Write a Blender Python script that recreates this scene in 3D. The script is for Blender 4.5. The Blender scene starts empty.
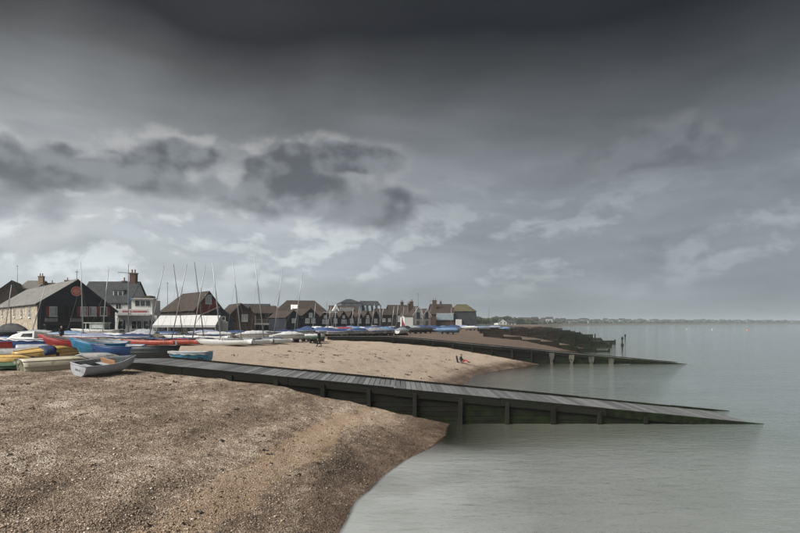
import bpy, math, random
import numpy as np
from mathutils import Vector, Matrix

random.seed(7)
rng = np.random.default_rng(11)
R = math.radians
scn = bpy.context.scene
col = scn.collection

# ------------------------------------------------------------------ camera
F, HY, CZ = 533.33, 322.0, 5.2          # focal length in photo pixels, horizon row, eye height above the water
cd = bpy.data.cameras.new('camera'); cam = bpy.data.objects.new('camera', cd); col.objects.link(cam)
cam.location = (0, 0, CZ); cam.rotation_euler = (R(90), 0, 0)
cd.sensor_width = 36; cd.lens = 24; cd.shift_y = (HY - 266.5) / 800
cd.clip_start = .1; cd.clip_end = 30000
scn.camera = cam

# ------------------------------------------------------------------ node helper
class NT:
    def __init__(s, tree):
        s.t = tree; s.t.nodes.clear()
    def n(s, typ, **kw):
        nd = s.t.nodes.new(typ)
        for k, v in kw.items(): setattr(nd, k, v)
        return nd
    def put(s, sock, v):
        if isinstance(v, bpy.types.NodeSocket): s.t.links.new(v, sock)
        elif v is not None:
            if sock.type == 'RGBA' and len(v) == 3: v = (*v, 1)
            sock.default_value = v
    def m(s, op, a, b=None, c=None, clamp=False):
        nd = s.n('ShaderNodeMath', operation=op, use_clamp=clamp)
        for i, v in enumerate((a, b, c)):
            if v is not None: s.put(nd.inputs[i], v)
        return nd.outputs[0]
    def vm(s, op, a, b=None):
        nd = s.n('ShaderNodeVectorMath', operation=op)
        s.put(nd.inputs[0], a)
        if b is not None: s.put(nd.inputs[1], b)
        return nd.outputs[0]
    def step(s, x, a, b, lo=0., hi=1.):
        nd = s.n('ShaderNodeMapRange', interpolation_type='SMOOTHSTEP')
        s.put(nd.inputs[0], x); s.put(nd.inputs[1], a); s.put(nd.inputs[2], b); s.put(nd.inputs[3], lo); s.put(nd.inputs[4], hi)
        return nd.outputs[0]
    def mix(s, f, a, b, blend='MIX'):
        nd = s.n('ShaderNodeMix', data_type='RGBA', blend_type=blend)
        s.put(nd.inputs[0], f); s.put(nd.inputs[6], a); s.put(nd.inputs[7], b)
        return nd.outputs[2]
    def noise(s, vec, scale, detail=3, rough=.55, dist=0.):
        nd = s.n('ShaderNodeTexNoise')
        s.put(nd.inputs['Vector'], vec); s.put(nd.inputs['Scale'], scale); s.put(nd.inputs['Detail'], detail)
        s.put(nd.inputs['Roughness'], rough); s.put(nd.inputs['Distortion'], dist)
        return nd.outputs[0]
    def voro(s, vec, scale):
        nd = s.n('ShaderNodeTexVoronoi'); s.put(nd.inputs['Vector'], vec); s.put(nd.inputs['Scale'], scale)
        return nd
    def ramp(s, f, stops, interp='LINEAR'):
        nd = s.n('ShaderNodeValToRGB'); s.put(nd.inputs[0], f); cr = nd.color_ramp; cr.interpolation = interp
        while len(cr.elements) < len(stops): cr.elements.new(.5)
        for e, (p, c) in zip(cr.elements, stops):
            e.position = p; e.color = (*c, 1) if len(c) == 3 else c
        return nd.outputs[0]
    def sep(s, v):
        nd = s.n('ShaderNodeSeparateXYZ'); s.put(nd.inputs[0], v); return nd.outputs
    def comb(s, x, y, z):
        nd = s.n('ShaderNodeCombineXYZ')
        for i, v in enumerate((x, y, z)): s.put(nd.inputs[i], v)
        return nd.outputs[0]
    def bump(s, h, strength, dist, normal=None):
        nd = s.n('ShaderNodeBump'); s.put(nd.inputs['Height'], h); s.put(nd.inputs['Strength'], strength); s.put(nd.inputs['Distance'], dist)
        if normal is not None: s.put(nd.inputs['Normal'], normal)
        return nd.outputs[0]

# ------------------------------------------------------------------ world: heavy layered cloud over a Nishita sky
SUN_EL, SUN_AZ = 46.0, -120.0            # azimuth from +Y, clockwise positive: light comes from the left, slightly from behind
world = bpy.data.worlds.new('World'); scn.world = world; world.use_nodes = True
w = NT(world.node_tree)
gen = w.n('ShaderNodeTexCoord').outputs['Generated']
d = w.vm('NORMALIZE', gen)
dx, dy, dz = w.sep(d)
az = w.m('ARCTAN2', dx, dy)
el = w.m('ARCSINE', dz)
nish = w.n('ShaderNodeTexSky', sky_type='NISHITA'); nish.sun_disc = False
nish.sun_elevation = R(SUN_EL); nish.sun_rotation = R(SUN_AZ)
warp = w.noise(d, 2.2, 3)
wc = w.n('ShaderNodeTexNoise'); w.put(wc.inputs['Vector'], d); w.put(wc.inputs['Scale'], 4.0); w.put(wc.inputs['Detail'], 3)
dw = w.vm('ADD', d, w.vm('MULTIPLY', w.vm('SUBTRACT', wc.outputs[1], (.5, .5, .5)), (.09, .09, .09)))
dw2 = w.vm('ADD', d, w.vm('MULTIPLY', w.vm('SUBTRACT', wc.outputs[1], (.5, .5, .5)), (.035, .035, .035)))
elw = w.m('ADD', el, w.m('MULTIPLY', w.m('SUBTRACT', warp, .5), .16))
# the sheet of cloud: pale low down, heavy and dark overhead
base = w.ramp(w.m('MULTIPLY', elw, 1 / .7), [(0., (.176, .194, .208)), (.10, (.218, .240, .258)), (.26, (.200, .219, .236)), (.40, (.140, .151, .162)),
                                          (.52, (.084, .089, .093)), (.62, (.036, .037, .038)), (.71, (.0085, .0085, .009)), (1., (.022, .022, .023))])
side = w.ramp(w.step(az, -.80, .75), [(0., (1.62, 1.58, 1.53)), (.3, (1.36, 1.34, 1.32)), (.55, (1.0, 1.0, 1.0)), (1., (.68, .70, .71))])
base = w.mix(1., base, side, 'MULTIPLY')
streak = w.noise(w.vm('MULTIPLY', dw, (3., 3., 15.)), 1., 5, .6)
base = w.mix(1., base, w.ramp(streak, [(.25, (.78, .78, .78)), (.75, (1.22, 1.22, 1.22))]), 'MULTIPLY')
# pale billows low down
puff = w.noise(w.vm('MULTIPLY', dw, (1., 1., 1.9)), 5.5, 8, .58)
puff2 = w.noise(w.vm('ADD', w.vm('MULTIPLY', dw, (1., 1., 1.9)), (.02, 0, -.035)), 5.5, 8, .58)
rim = w.m('SUBTRACT', puff, puff2)
lowband = w.m('MULTIPLY', w.step(el, .02, .10), w.step(el, .30, .16))
base = w.mix(w.m('MULTIPLY', lowband, w.step(rim, -.01, .11, 0., .62)), base, w.mix(1., base, (1.75, 1.72, 1.66), 'MULTIPLY'))
base = w.mix(w.m('MULTIPLY', lowband, w.step(puff, .50, .64, 0., .30)), base, w.mix(1., base, (.70, .72, .74), 'MULTIPLY'))
# ragged dark cumulus drifting under the sheet
def blob(cu, cv, ru, rv):
    a = w.m('POWER', w.m('MULTIPLY', w.m('SUBTRACT', az, cu), 1 / ru), 2.)
    b = w.m('POWER', w.m('MULTIPLY', w.m('SUBTRACT', el, cv), 1 / rv), 2.)
    return w.m('SUBTRACT', 1., w.m('SQRT', w.m('ADD', a, b)))
bl = blob(-.35, .255, .19, .058)
for c in ((-.285, .250, .13, .060), (-.49, .252, .13, .040), (-.21, .230, .19, .060), (-.07, .205, .15, .045), (-.112, .296, .12, .034), (-.65, .195, .15, .060), (-.57, .225, .10, .035), (.41, .285, .13, .040), (.66, .20, .22, .05), (1.25, .25, .35, .07), (2.4, .28, .4, .08), (-1.5, .25, .35, .06), (-2.5, .3, .4, .08)):
    bl = w.m('SMOOTH_MAX', bl, blob(*c), .25)
ragged = w.noise(w.vm('MULTIPLY', dw2, (1., 1., 1.35)), 7.5, 10, .56)
rag2 = w.noise(w.vm('ADD', w.vm('MULTIPLY', dw2, (1., 1., 1.35)), (-.010, 0., .030)), 7.5, 10, .56)
def lumps(scale, off=(0., 0., 0.)):
    q = w.n('ShaderNodeTexVoronoi', feature='F1')
    w.put(q.inputs['Vector'], w.vm('ADD', w.vm('MULTIPLY', dw2, (1., 1., 1.3)), off)); w.put(q.inputs['Scale'], scale)
    return q.outputs['Distance']
billow = w.m('ADD', w.m('MULTIPLY', lumps(11.), .55), w.m('MULTIPLY', lumps(26.), .30))
body = w.m('ADD', w.m('MULTIPLY', w.m('MINIMUM', bl, .45), .80), w.m('ADD', w.m('MULTIPLY', w.m('SUBTRACT', ragged, .5), 1.15), w.m('MULTIPLY', w.m('SUBTRACT', .36, billow), .70)))
cov = w.m('MULTIPLY', w.step(body, -.05, w.step(el, .28, .18, .16, .62)), w.step(az, .05, .4, 1., .40))
soft = w.noise(w.vm('MULTIPLY', dw2, (1., 1., 1.35)), 7.5, 4, .5)
soft2 = w.noise(w.vm('ADD', w.vm('MULTIPLY', dw2, (1., 1., 1.35)), (-.010, 0., .030)), 7.5, 4, .5)
shade = w.m('MULTIPLY', w.step(w.m('ADD', w.m('MULTIPLY', w.m('SUBTRACT', rag2, ragged), .45), w.m('MULTIPLY', w.m('SUBTRACT', soft2, soft), .8)), -.13, .10), w.step(el, .13, .24, .35, 1.))
shade2 = w.step(w.m('SUBTRACT', rag2, ragged), .05, -.08)
dark = w.mix(shade, (.150, .160, .172), (.056, .061, .068))
base = w.mix(w.m('MULTIPLY', cov, .86), base, dark)
edge = w.m('MULTIPLY', w.step(body, -.34, .0), w.step(body, .22, .02))
base = w.mix(w.m('MULTIPLY', edge, w.m('MULTIPLY', w.step(az, .3, -.4, .05, .34), w.m('ADD', .25, w.m('MULTIPLY', shade2, .75)))), base, (.44, .43, .415))
# a little of the clear sky's light comes through everywhere
below = w.step(el, -.02, .0)
base = w.mix(below, (.16, .17, .175), base)
bg1 = w.n('ShaderNodeBackground'); w.put(bg1.inputs[0], base); bg1.inputs[1].default_value = .365
bg2 = w.n('ShaderNodeBackground'); w.put(bg2.inputs[0], nish.outputs[0]); bg2.inputs[1].default_value = .05
mx = w.n('ShaderNodeMixShader'); mx.inputs[0].default_value = .985
w.t.links.new(bg2.outputs[0], mx.inputs[1]); w.t.links.new(bg1.outputs[0], mx.inputs[2])
w.t.links.new(mx.outputs[0], w.n('ShaderNodeOutputWorld').inputs[0])

# ------------------------------------------------------------------ sun (overcast: wide and weak) and exposure
sd = bpy.data.lights.new('sun', 'SUN'); sd.energy = 1.5; sd.angle = R(40); sd.color = (1., .96, .90)
sun = bpy.data.objects.new('sun', sd); col.objects.link(sun)
sv = Vector((math.sin(R(SUN_AZ)) * math.cos(R(SUN_EL)), math.cos(R(SUN_AZ)) * math.cos(R(SUN_EL)), math.sin(R(SUN_EL))))
sun.rotation_euler = sv.to_track_quat('Z', 'Y').to_euler()
vs = scn.view_settings
vs.view_transform = 'Standard'; vs.look = 'None'; vs.gamma = 1; vs.use_curve_mapping = False; vs.exposure = 2.1
scn.cycles.use_denoising = True
scn.cycles.max_bounces = 4; scn.cycles.diffuse_bounces = 2; scn.cycles.glossy_bounces = 2; scn.cycles.volume_bounces = 1; scn.cycles.transparent_max_bounces = 12

# ------------------------------------------------------------------ materials
MATS = {}
def mat(name, c, rough=.75, var=.25, sc=3., bump=.0, bsc=25., metal=0., spec=.3, dirt=None, boards=None, tiles=None, alpha=None, sheen=False):
    """plain painted / timber / masonry material; boards=(axis, pitch) grooves, tiles=(axis, course, length), dirt=(colour, amount, scale)"""
    if name in MATS: return MATS[name]
    m = bpy.data.materials.new(name); m.use_nodes = True; MATS[name] = m
    n = NT(m.node_tree); oc = n.n('ShaderNodeTexCoord').outputs['Object']
    c2 = tuple(min(1, x * (1 + var)) for x in c); c1 = tuple(x * (1 - var) for x in c)
    colr = n.mix(n.step(n.noise(oc, sc, 5, .6), .3, .7), c1, c2)
    h = None
    if boards or tiles:
        ax, pitch = (boards or tiles)[:2]
        xyz = n.sep(oc)
        v = n.m('DIVIDE', xyz['XYZ'.index(ax)], pitch)
        fr, fl = n.m('FRACT', v), n.m('FLOOR', v)
        if tiles:
            other = n.m('ADD', xyz[0], n.m('MULTIPLY', xyz[1], 1.))
            u = n.m('ADD', n.m('DIVIDE', other, tiles[2]), n.m('MULTIPLY', n.m('MODULO', fl, 2.), .5))
            fu, flu = n.m('FRACT', u), n.m('FLOOR', u)
            wn = n.n('ShaderNodeTexWhiteNoise', noise_dimensions='2D'); n.put(wn.inputs[0], n.comb(fl, flu, 0.))
            h = n.m('MINIMUM', n.step(fr, 0., .12), n.step(fu, 0., .08))
        else:
            wn = n.n('ShaderNodeTexWhiteNoise', noise_dimensions='1D'); n.put(wn.inputs[1], fl)
            h = n.m('MULTIPLY', n.step(fr, 0., .1), n.m('SUBTRACT', 1.2, n.m('MULTIPLY', fr, .5)))
        colr = n.mix(1., colr, n.ramp(wn.outputs[0], [(0., (.72,) * 3), (1., (1.3,) * 3)]), 'MULTIPLY')
    if dirt:
        dn = n.noise(oc, dirt[2], 6, .65)
        colr = n.mix(n.step(dn, .62 - .3 * dirt[1], .80 - .3 * dirt[1]), colr, dirt[0])
    p = n.n('ShaderNodeBsdfPrincipled'); n.put(p.inputs['Base Color'], colr)
    n.put(p.inputs['Roughness'], n.step(n.noise(oc, sc * 2, 3), .2, .8, max(.02, rough - .1), min(1, rough + .1)))
    p.inputs['Metallic'].default_value = metal; p.inputs['Specular IOR Level'].default_value = spec
    nrm = None
    if h is not None: nrm = n.bump(h, .8, .02)
    if bump: nrm = n.bump(n.noise(oc, bsc, 5, .65), bump, .02, nrm)
    if nrm is not None: n.put(p.inputs['Normal'], nrm)
    if alpha: p.inputs['Alpha'].default_value = alpha
    n.t.links.new(p.outputs[0], n.n('ShaderNodeOutputMaterial').inputs[0])
    return m

ALGAE = (.020, .030, .010)
def timber(name, c, green=.0, greencol=ALGAE, sc=2., rough=.72, spec=.15):
    """weathered sea timber: grain along the local X axis, plus weed with its own ragged shapes"""
    if name in MATS: return MATS[name]
    m = bpy.data.materials.new(name); m.use_nodes = True; MATS[name] = m
    n = NT(m.node_tree); tc = n.n('ShaderNodeTexCoord').outputs['Object']
    info = n.n('ShaderNodeObjectInfo')
    oc = n.vm('ADD', tc, n.vm('MULTIPLY', info.outputs['Location'], (3.7, 1.3, 2.1)))
    grain = n.noise(n.vm('MULTIPLY', oc, (1.2, 14., 14.)), 2., 6, .65)
    colr = n.ramp(grain, [(.25, tuple(x * .55 for x in c)), (.55, c), (.8, tuple(x * 1.5 for x in c))])
    colr = n.mix(1., colr, n.ramp(info.outputs['Random'], [(0., (.62,) * 3), (1., (1.35,) * 3)]), 'MULTIPLY')
    if green: colr = n.mix(n.step(n.noise(oc, sc, 6, .7), .62 - .35 * green, .78 - .3 * green), colr, greencol)
    p = n.n('ShaderNodeBsdfPrincipled'); n.put(p.inputs['Base Color'], colr); p.inputs['Roughness'].default_value = rough
    p.inputs['Specular IOR Level'].default_value = spec
    n.put(p.inputs['Normal'], n.bump(grain, .5, .012))
    n.t.links.new(p.outputs[0], n.n('ShaderNodeOutputMaterial').inputs[0])
    return m

SHINGLE = [(0., (.036, .026, .019)), (.28, (.106, .079, .058)), (.55, (.252, .188, .138)), (.78, (.41, .322, .246)), (.93, (.62, .54, .45)), (1., (.70, .64, .56))]
def shingle_ground():
    m = bpy.data.materials.new('shingle_ground'); m.use_nodes = True
    n = NT(m.node_tree); g = n.n('ShaderNodeNewGeometry'); P = g.outputs['Position']; x, y, z = n.sep(P)
    at = n.n('ShaderNodeAttribute', attribute_name='shore'); sh = at.outputs['Fac']       # metres inland of the waterline
    v1 = n.voro(P, 46.); v2 = n.voro(P, 19.)
    s1 = n.sep(v1.outputs['Color'])[0]; s2 = n.sep(v2.outputs['Color'])[1]
    peb = n.m('ADD', n.m('MULTIPLY', s1, .62), n.m('MULTIPLY', s2, .38))
    big = n.noise(n.vm('MULTIPLY', P, (1., .45, 1.)), .55, 6, .62)
    mid = n.noise(P, 2.6, 5, .65)
    bands = n.noise(n.comb(n.m('MULTIPLY', sh, .55), n.m('MULTIPLY', y, .05), 0.), 1.3, 4, .6)
    lift = n.m('ADD', n.m('MULTIPLY', n.m('SUBTRACT', big, .5), 1.35), n.m('ADD', n.m('MULTIPLY', n.m('SUBTRACT', bands, .5), .8), n.m('MULTIPLY', n.m('SUBTRACT', mid, .5), .95)))
    c = n.ramp(n.m('ADD', n.m('MULTIPLY', peb, .80), n.m('ADD', lift, .13), clamp=True), SHINGLE)
    # bars of bare orange sand between the shingle ridges
    sandn = n.m('ADD', n.noise(n.vm('MULTIPLY', P, (.55, .20, 1.)), 1., 5, .6), n.m('ADD', n.m('MULTIPLY', n.m('SUBTRACT', mid, .5), .30), n.step(n.m('ABSOLUTE', n.m('SUBTRACT', sh, 3.3)), 0.2, 1.8, .20, -.14)))
    sand = n.mix(n.noise(P, 60., 2), (.30, .208, .128), (.48, .350, .230))
    sandf = n.m('MULTIPLY', n.step(sandn, .56, .66), n.step(s1, .15, .8, .95, .35))
    c = n.mix(sandf, c, sand)
    # the beach beyond the slipway is paler, finer and drier; the far bay browner
    pale = n.mix(n.step(peb, .2, .8), (.29, .225, .172), (.57, .475, .380))
    pale = n.mix(n.step(n.noise(P, .7, 7, .72), .54, .68, 0., .8), pale, (.13, .095, .07))
    pf = n.m('MULTIPLY', n.step(y, 29., 33.), n.step(sh, .6, 3.5))
    c = n.mix(n.m('MULTIPLY', pf, .85), c, pale)
    brown = n.mix(n.step(peb, .2, .8), (.068, .050, .039), (.150, .106, .078))
    c = n.mix(n.m('MULTIPLY', n.step(y, 69., 71.), .9), c, brown)
    land = n.mix(big, (.035, .042, .022), (.10, .085, .055))
    c = n.mix(n.m('MAXIMUM', n.m('MULTIPLY', n.step(y, 150., 300.), n.step(sh, 18., 40.)), n.m('MULTIPLY', n.step(y, 420., 560.), n.step(sh, 2., 6.))), c, land)
    c = n.mix(n.m('MULTIPLY', n.step(sh, 42., 62.), n.step(y, 20., 50.)), c, n.mix(mid, (.055, .055, .052), (.085, .082, .068)))   # the road and yards behind the beach
    # wet shingle at the water's edge
    wet = n.step(n.m('ADD', z, n.m('MULTIPLY', n.m('SUBTRACT', mid, .5), .25)), .75, .10)
    c = n.mix(n.m('MULTIPLY', wet, .85), c, n.mix(1., c, (.36, .31, .27), 'MULTIPLY'))
    c = n.mix(n.step(z, .0, -.35), c, (.080, .078, .042))
    p = n.n('ShaderNodeBsdfPrincipled'); n.put(p.inputs['Base Color'], c)
    n.put(p.inputs['Roughness'], n.step(wet, 0., 1., .9, .5)); p.inputs['Specular IOR Level'].default_value = .25
    h = n.m('ADD', n.m('MULTIPLY', v1.outputs['Distance'], -.5), n.m('ADD', n.m('MULTIPLY', v2.outputs['Distance'], -.6), n.m('MULTIPLY', mid, .8)))
    n.put(p.inputs['Normal'], n.bump(h, .9, .06))
    n.t.links.new(p.outputs[0], n.n('ShaderNodeOutputMaterial').inputs[0])
    return m

def pebble_material():
    m = bpy.data.materials.new('pebble'); m.use_nodes = True; n = NT(m.node_tree)
    a = n.n('ShaderNodeAttribute', attribute_name='tone'); tone = a.outputs['Fac']
    P = n.n('ShaderNodeNewGeometry').outputs['Position']
    c = n.ramp(n.m('ADD', tone, n.m('MULTIPLY', n.m('SUBTRACT', n.noise(P, 30., 3), .5), .15), clamp=True), SHINGLE)
    p = n.n('ShaderNodeBsdfPrincipled'); n.put(p.inputs['Base Color'], c); p.inputs['Roughness'].default_value = .75; p.inputs['Specular IOR Level'].default_value = .25
    n.t.links.new(p.outputs[0], n.n('ShaderNodeOutputMaterial').inputs[0])
    return m

def water_material():
    m = bpy.data.materials.new('sea_water'); m.use_nodes = True; n = NT(m.node_tree)
    P = n.n('ShaderNodeNewGeometry').outputs['Position']
    dep = n.n('ShaderNodeAttribute', attribute_name='depth').outputs['Fac']
    cl = n.noise(n.vm('MULTIPLY', P, (.05, .12, 0.)), 1., 4, .6)
    bodyc = n.mix(n.step(dep, .0, 2.2), (.17, .175, .135), (.160, .205, .200))
    wx, wy, wz_ = n.sep(P)
    sheen_n = n.noise(n.vm('MULTIPLY', P, (.35, .5, 1.)), 1., 4, .6)
    sky_sheen = n.m('MULTIPLY', n.m('MULTIPLY', n.step(n.m('ADD', wy, n.m('MULTIPLY', sheen_n, 3.)), 25.8, 21.), n.step(dep, 2.0, .1)), n.step(sheen_n, .25, .7, .80, 1.))   # milky near shallows; bright sky reflection painted into the colour, fading towards the slipway
    bodyc = n.mix(sky_sheen, bodyc, (.345, .366, .358))
    bodyc = n.mix(1., bodyc, n.ramp(cl, [(.3, (.85,) * 3), (.7, (1.15,) * 3)]), 'MULTIPLY')
    foam_n = n.noise(P, 5., 6, .7)
    foam = n.m('MULTIPLY', n.step(n.m('ADD', dep, n.m('MULTIPLY', n.m('SUBTRACT', foam_n, .5), .03)), .02, .003), n.step(foam_n, .40, .65, .0, .45))
    bodyc = n.mix(foam, bodyc, (.62, .60, .57))
    alpha = n.m('MAXIMUM', n.m('MAXIMUM', n.m('SUBTRACT', 1., n.m('EXPONENT', n.m('MULTIPLY', dep, -2.0))), foam), n.m('MULTIPLY', sky_sheen, n.step(dep, .0, .02)))
    rip = n.m('ADD', n.noise(n.vm('MULTIPLY', P, (.9, 2.1, 1.)), 1.4, 4, .6, .4), n.m('MULTIPLY', n.noise(n.vm('MULTIPLY', P, (.25, .6, 1.)), 1., 3, .5), 1.2))
    fine = n.noise(n.vm('MULTIPLY', P, (1., 2.2, 1.)), 7., 3, .6)
    nrm = n.bump(n.m('ADD', rip, n.m('MULTIPLY', fine, .25)), .75, .07)
    dif = n.n('ShaderNodeBsdfDiffuse'); n.put(dif.inputs[0], bodyc)
    tr = n.n('ShaderNodeBsdfTransparent'); n.put(tr.inputs[0], (.80, .86, .78, 1))
    a = n.n('ShaderNodeMixShader'); n.put(a.inputs[0], alpha); n.t.links.new(tr.outputs[0], a.inputs[1]); n.t.links.new(dif.outputs[0], a.inputs[2])
    gl = n.n('ShaderNodeBsdfGlossy'); gl.inputs['Roughness'].default_value = .05; n.put(gl.inputs['Normal'], nrm); n.put(gl.inputs[0], (1, 1, 1, 1))
    fr = n.n('ShaderNodeFresnel'); fr.inputs[0].default_value = 2.6; n.put(fr.inputs['Normal'], nrm)
    mxs = n.n('ShaderNodeMixShader'); n.put(mxs.inputs[0], n.m('MULTIPLY', fr.outputs[0], n.m('SUBTRACT', 1., n.m('MULTIPLY', foam, .8))))
    n.t.links.new(a.outputs[0], mxs.inputs[1]); n.t.links.new(gl.outputs[0], mxs.inputs[2])
    n.t.links.new(mxs.outputs[0], n.n('ShaderNodeOutputMaterial').inputs[0])
    return m

# colours of things
WHITE = mat('white_paint', (.72, .72, .70), .5, .08, 2., dirt=((.42, .40, .35), .15, 3.))
GEL = mat('white_gelcoat', (.66, .67, .66), .3, .08, 2., spec=.5, dirt=((.36, .35, .30), .25, 4.))
BLACKB = mat('black_weatherboard', (.020, .024, .032), .6, .2, 1.5, boards=('Z', .2))
STONE = mat('pale_stone_wall', (.40, .345, .265), .9, .2, 2., .4, tiles=('Z', .22, .45), dirt=((.20, .17, .13), .25, 1.2))
SLATE = mat('slate_roof', (.036, .039, .043), .85, .2, .8, tiles=('Z', .16, .3), dirt=((.05, .048, .038), .3, .8))
PALESLATE = mat('pale_slate_roof', (.17, .167, .155), .85, .15, .5, tiles=('Z', .16, .3), dirt=((.12, .117, .10), .35, .7))
TILE = mat('brown_tile_roof', (.045, .033, .026), .85, .25, .8, tiles=('Z', .14, .2), dirt=((.040, .037, .024), .35, .7))
MOSSY = mat('mossy_tile_roof', (.085, .072, .042), .9, .3, .8, tiles=('Z', .14, .2), dirt=((.10, .105, .035), .5, .7))
BRICK = mat('brown_brick', (.105, .068, .047), .9, .2, 2., tiles=('Z', .075, .22))
REDBRICK = mat('red_brick', (.26, .060, .045), .85, .15, 2., tiles=('Z', .075, .22))
GREYRENDER = mat('grey_render', (.30, .30, .29), .9, .15, 1.)
DARKTIMBER = mat('brown_black_boards', (.045, .038, .032), .7, .25, 1., boards=('Z', .2))
ZINC = mat('grey_metal_cladding', (.125, .138, .152), .7, .12, .6, boards=('X', .9), spec=.4)
GLASS = mat('window_glass', (.035, .040, .045), .12, .3, 1., spec=.6)
PALEGLASS = mat('curtained_glass', (.48, .50, .52), .25, .2, 2., spec=.5)
BLUEGLASS = mat('sky_blue_glazing', (.34, .42, .46), .2, .1, .5, spec=.6)
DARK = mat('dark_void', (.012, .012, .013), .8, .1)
POT = mat('terracotta_pot', (.22, .09, .06), .85, .2, 6.)
REDPAINT = mat('red_paint', (.42, .045, .035), .55, .2, 2., dirt=((.20, .03, .025), .3, 3.))
SIGNRED = mat('sign_red', (.72, .17, .13), .5, .05)
SIGNPALE = mat('sign_pale', (.80, .62, .52), .5, .05)
BANNER = mat('banner_white', (.72, .70, .68), .6, .05)
CANVAS = mat('white_canvas', (.56, .565, .56), .7, .06, 1., dirt=((.5, .49, .46), .2, 1.))
ALU = mat('aluminium_mast', (.33, .34, .35), .45, .1, 3., metal=.5, spec=.5)
DARKMAST = mat('dark_mast', (.05, .045, .04), .5, .2, 3.)
ROPE = mat('rigging_wire', (.16, .16, .16), .5, .1)
RUBBER = mat('black_rubber', (.02, .02, .02), .8, .2, 8.)
DECKT = timber('weathered_deck_timber', (.155, .157, .158), .20, (.085, .092, .07), rough=.45, spec=.45)
SEAT = timber('weedy_sea_timber', (.013, .012, .010), .42, (.012, .016, .008))
SEATG = timber('green_weedy_timber', (.012, .012, .009), .62, (.014, .022, .006))
POSTT = timber('weedy_post_timber', (.020, .019, .016), .40, (.014, .019, .009))
PALEPOST = timber('pale_post_timber', (.115, .110, .095), .45)
GROY = timber('groyne_timber', (.022, .018, .014), .30, (.012, .015, .008))
WOOD = timber('varnished_board', (.34, .19, .10), .0)

# ------------------------------------------------------------------ mesh helpers
class MB:
    def __init__(s): s.v = []; s.f = []
    def add(s, verts, faces):
        o = len(s.v); s.v += [tuple(p) for p in verts]; s.f += [tuple(i + o for i in q) for q in faces]; return s
    def box(s, x0, x1, y0, y1, z0, z1):
        return s.add([(x, y, z) for z in (z0, z1) for y in (y0, y1) for x in (x0, x1)],
                     [(0, 2, 3, 1), (4, 5, 7, 6), (0, 1, 5, 4), (1, 3, 7, 5), (3, 2, 6, 7), (2, 0, 4, 6)])
    def slab(s, a, b, c, e, t):
        a, b, c, e = map(Vector, (a, b, c, e)); nn = (b - a).cross(e - a).normalized() * t
        return s.add([a, b, c, e, a + nn, b + nn, c + nn, e + nn], [(0, 3, 2, 1), (4, 5, 6, 7), (0, 1, 5, 4), (1, 2, 6, 5), (2, 3, 7, 6), (3, 0, 4, 7)])
    def prism(s, prof, a0, a1, plane='xz'):
        """extrude a 2-D profile; plane 'xz' along y, 'yz' along x, 'xy' along z"""
        k = len(prof)
        f = {'xz': lambda p, a: (p[0], a, p[1]), 'yz': lambda p, a: (a, p[0], p[1]), 'xy': lambda p, a: (p[0], p[1], a)}[plane]
        return s.add([f(p, a0) for p in prof] + [f(p, a1) for p in prof],
                     [tuple(range(k)), tuple(range(2 * k - 1, k - 1, -1))] + [(i, i + k, (i + 1) % k + k, (i + 1) % k) for i in range(k)])
    def tube(s, pts, rad, n=8, caps=True):
        pts = [Vector(p) for p in pts]; rads = rad if isinstance(rad, (list, tuple)) else [rad] * len(pts)
        vs, fs = [], []
        for i, p in enumerate(pts):
            t = (pts[min(i + 1, len(pts) - 1)] - pts[max(i - 1, 0)]).normalized()
            up = Vector((0, 0, 1)) if abs(t.z) < .9 else Vector((1, 0, 0))
            u = t.cross(up).normalized(); v = u.cross(t)
            vs += [p + (u * math.cos(2 * math.pi * k / n) + v * math.sin(2 * math.pi * k / n)) * rads[i] for k in range(n)]
        for i in range(len(pts) - 1):
            fs += [(i * n + k, i * n + (k + 1) % n, (i + 1) * n + (k + 1) % n, (i + 1) * n + k) for k in range(n)]
        if caps: fs += [tuple(range(n))[::-1], tuple(range((len(pts) - 1) * n, len(pts) * n))]
        return s.add(vs, fs)
    def build(s, name, material, parent=None, smooth=False):
        me = bpy.data.meshes.new(name); me.from_pydata(s.v, [], s.f); me.validate()
        if isinstance(material, (list, tuple)):
            for q in material: me.materials.append(q)
        elif material: me.materials.append(material)
        if smooth: me.polygons.foreach_set('use_smooth', [True] * len(me.polygons))
        o = bpy.data.objects.new(name, me); col.objects.link(o)
        if parent: o.parent = parent
        return o
def bx(name, m, parent, *a): return MB().box(*a).build(name, m, parent)
def tag(o, label, cat, group=None, kind=None):
    if label: o['label'] = label
    if cat: o['category'] = cat
    if group: o['group'] = group
    if kind: o['kind'] = kind
    return o
def thing(name, label, cat, loc=(0, 0, 0), rz=0., rx=0., ry=0., group=None):
    o = bpy.data.objects.new(name, None); col.objects.link(o); o.empty_display_size = .3
    o.location = loc; o.rotation_euler = (rx, ry, rz); return tag(o, label, cat, group)
def structure(o): o['kind'] = 'structure'; return o
def copy_tree(o, parent=None):
    c = o.copy(); col.objects.link(c); c.parent = parent
    for ch in list(o.children): copy_tree(ch, c)
    return c

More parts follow.
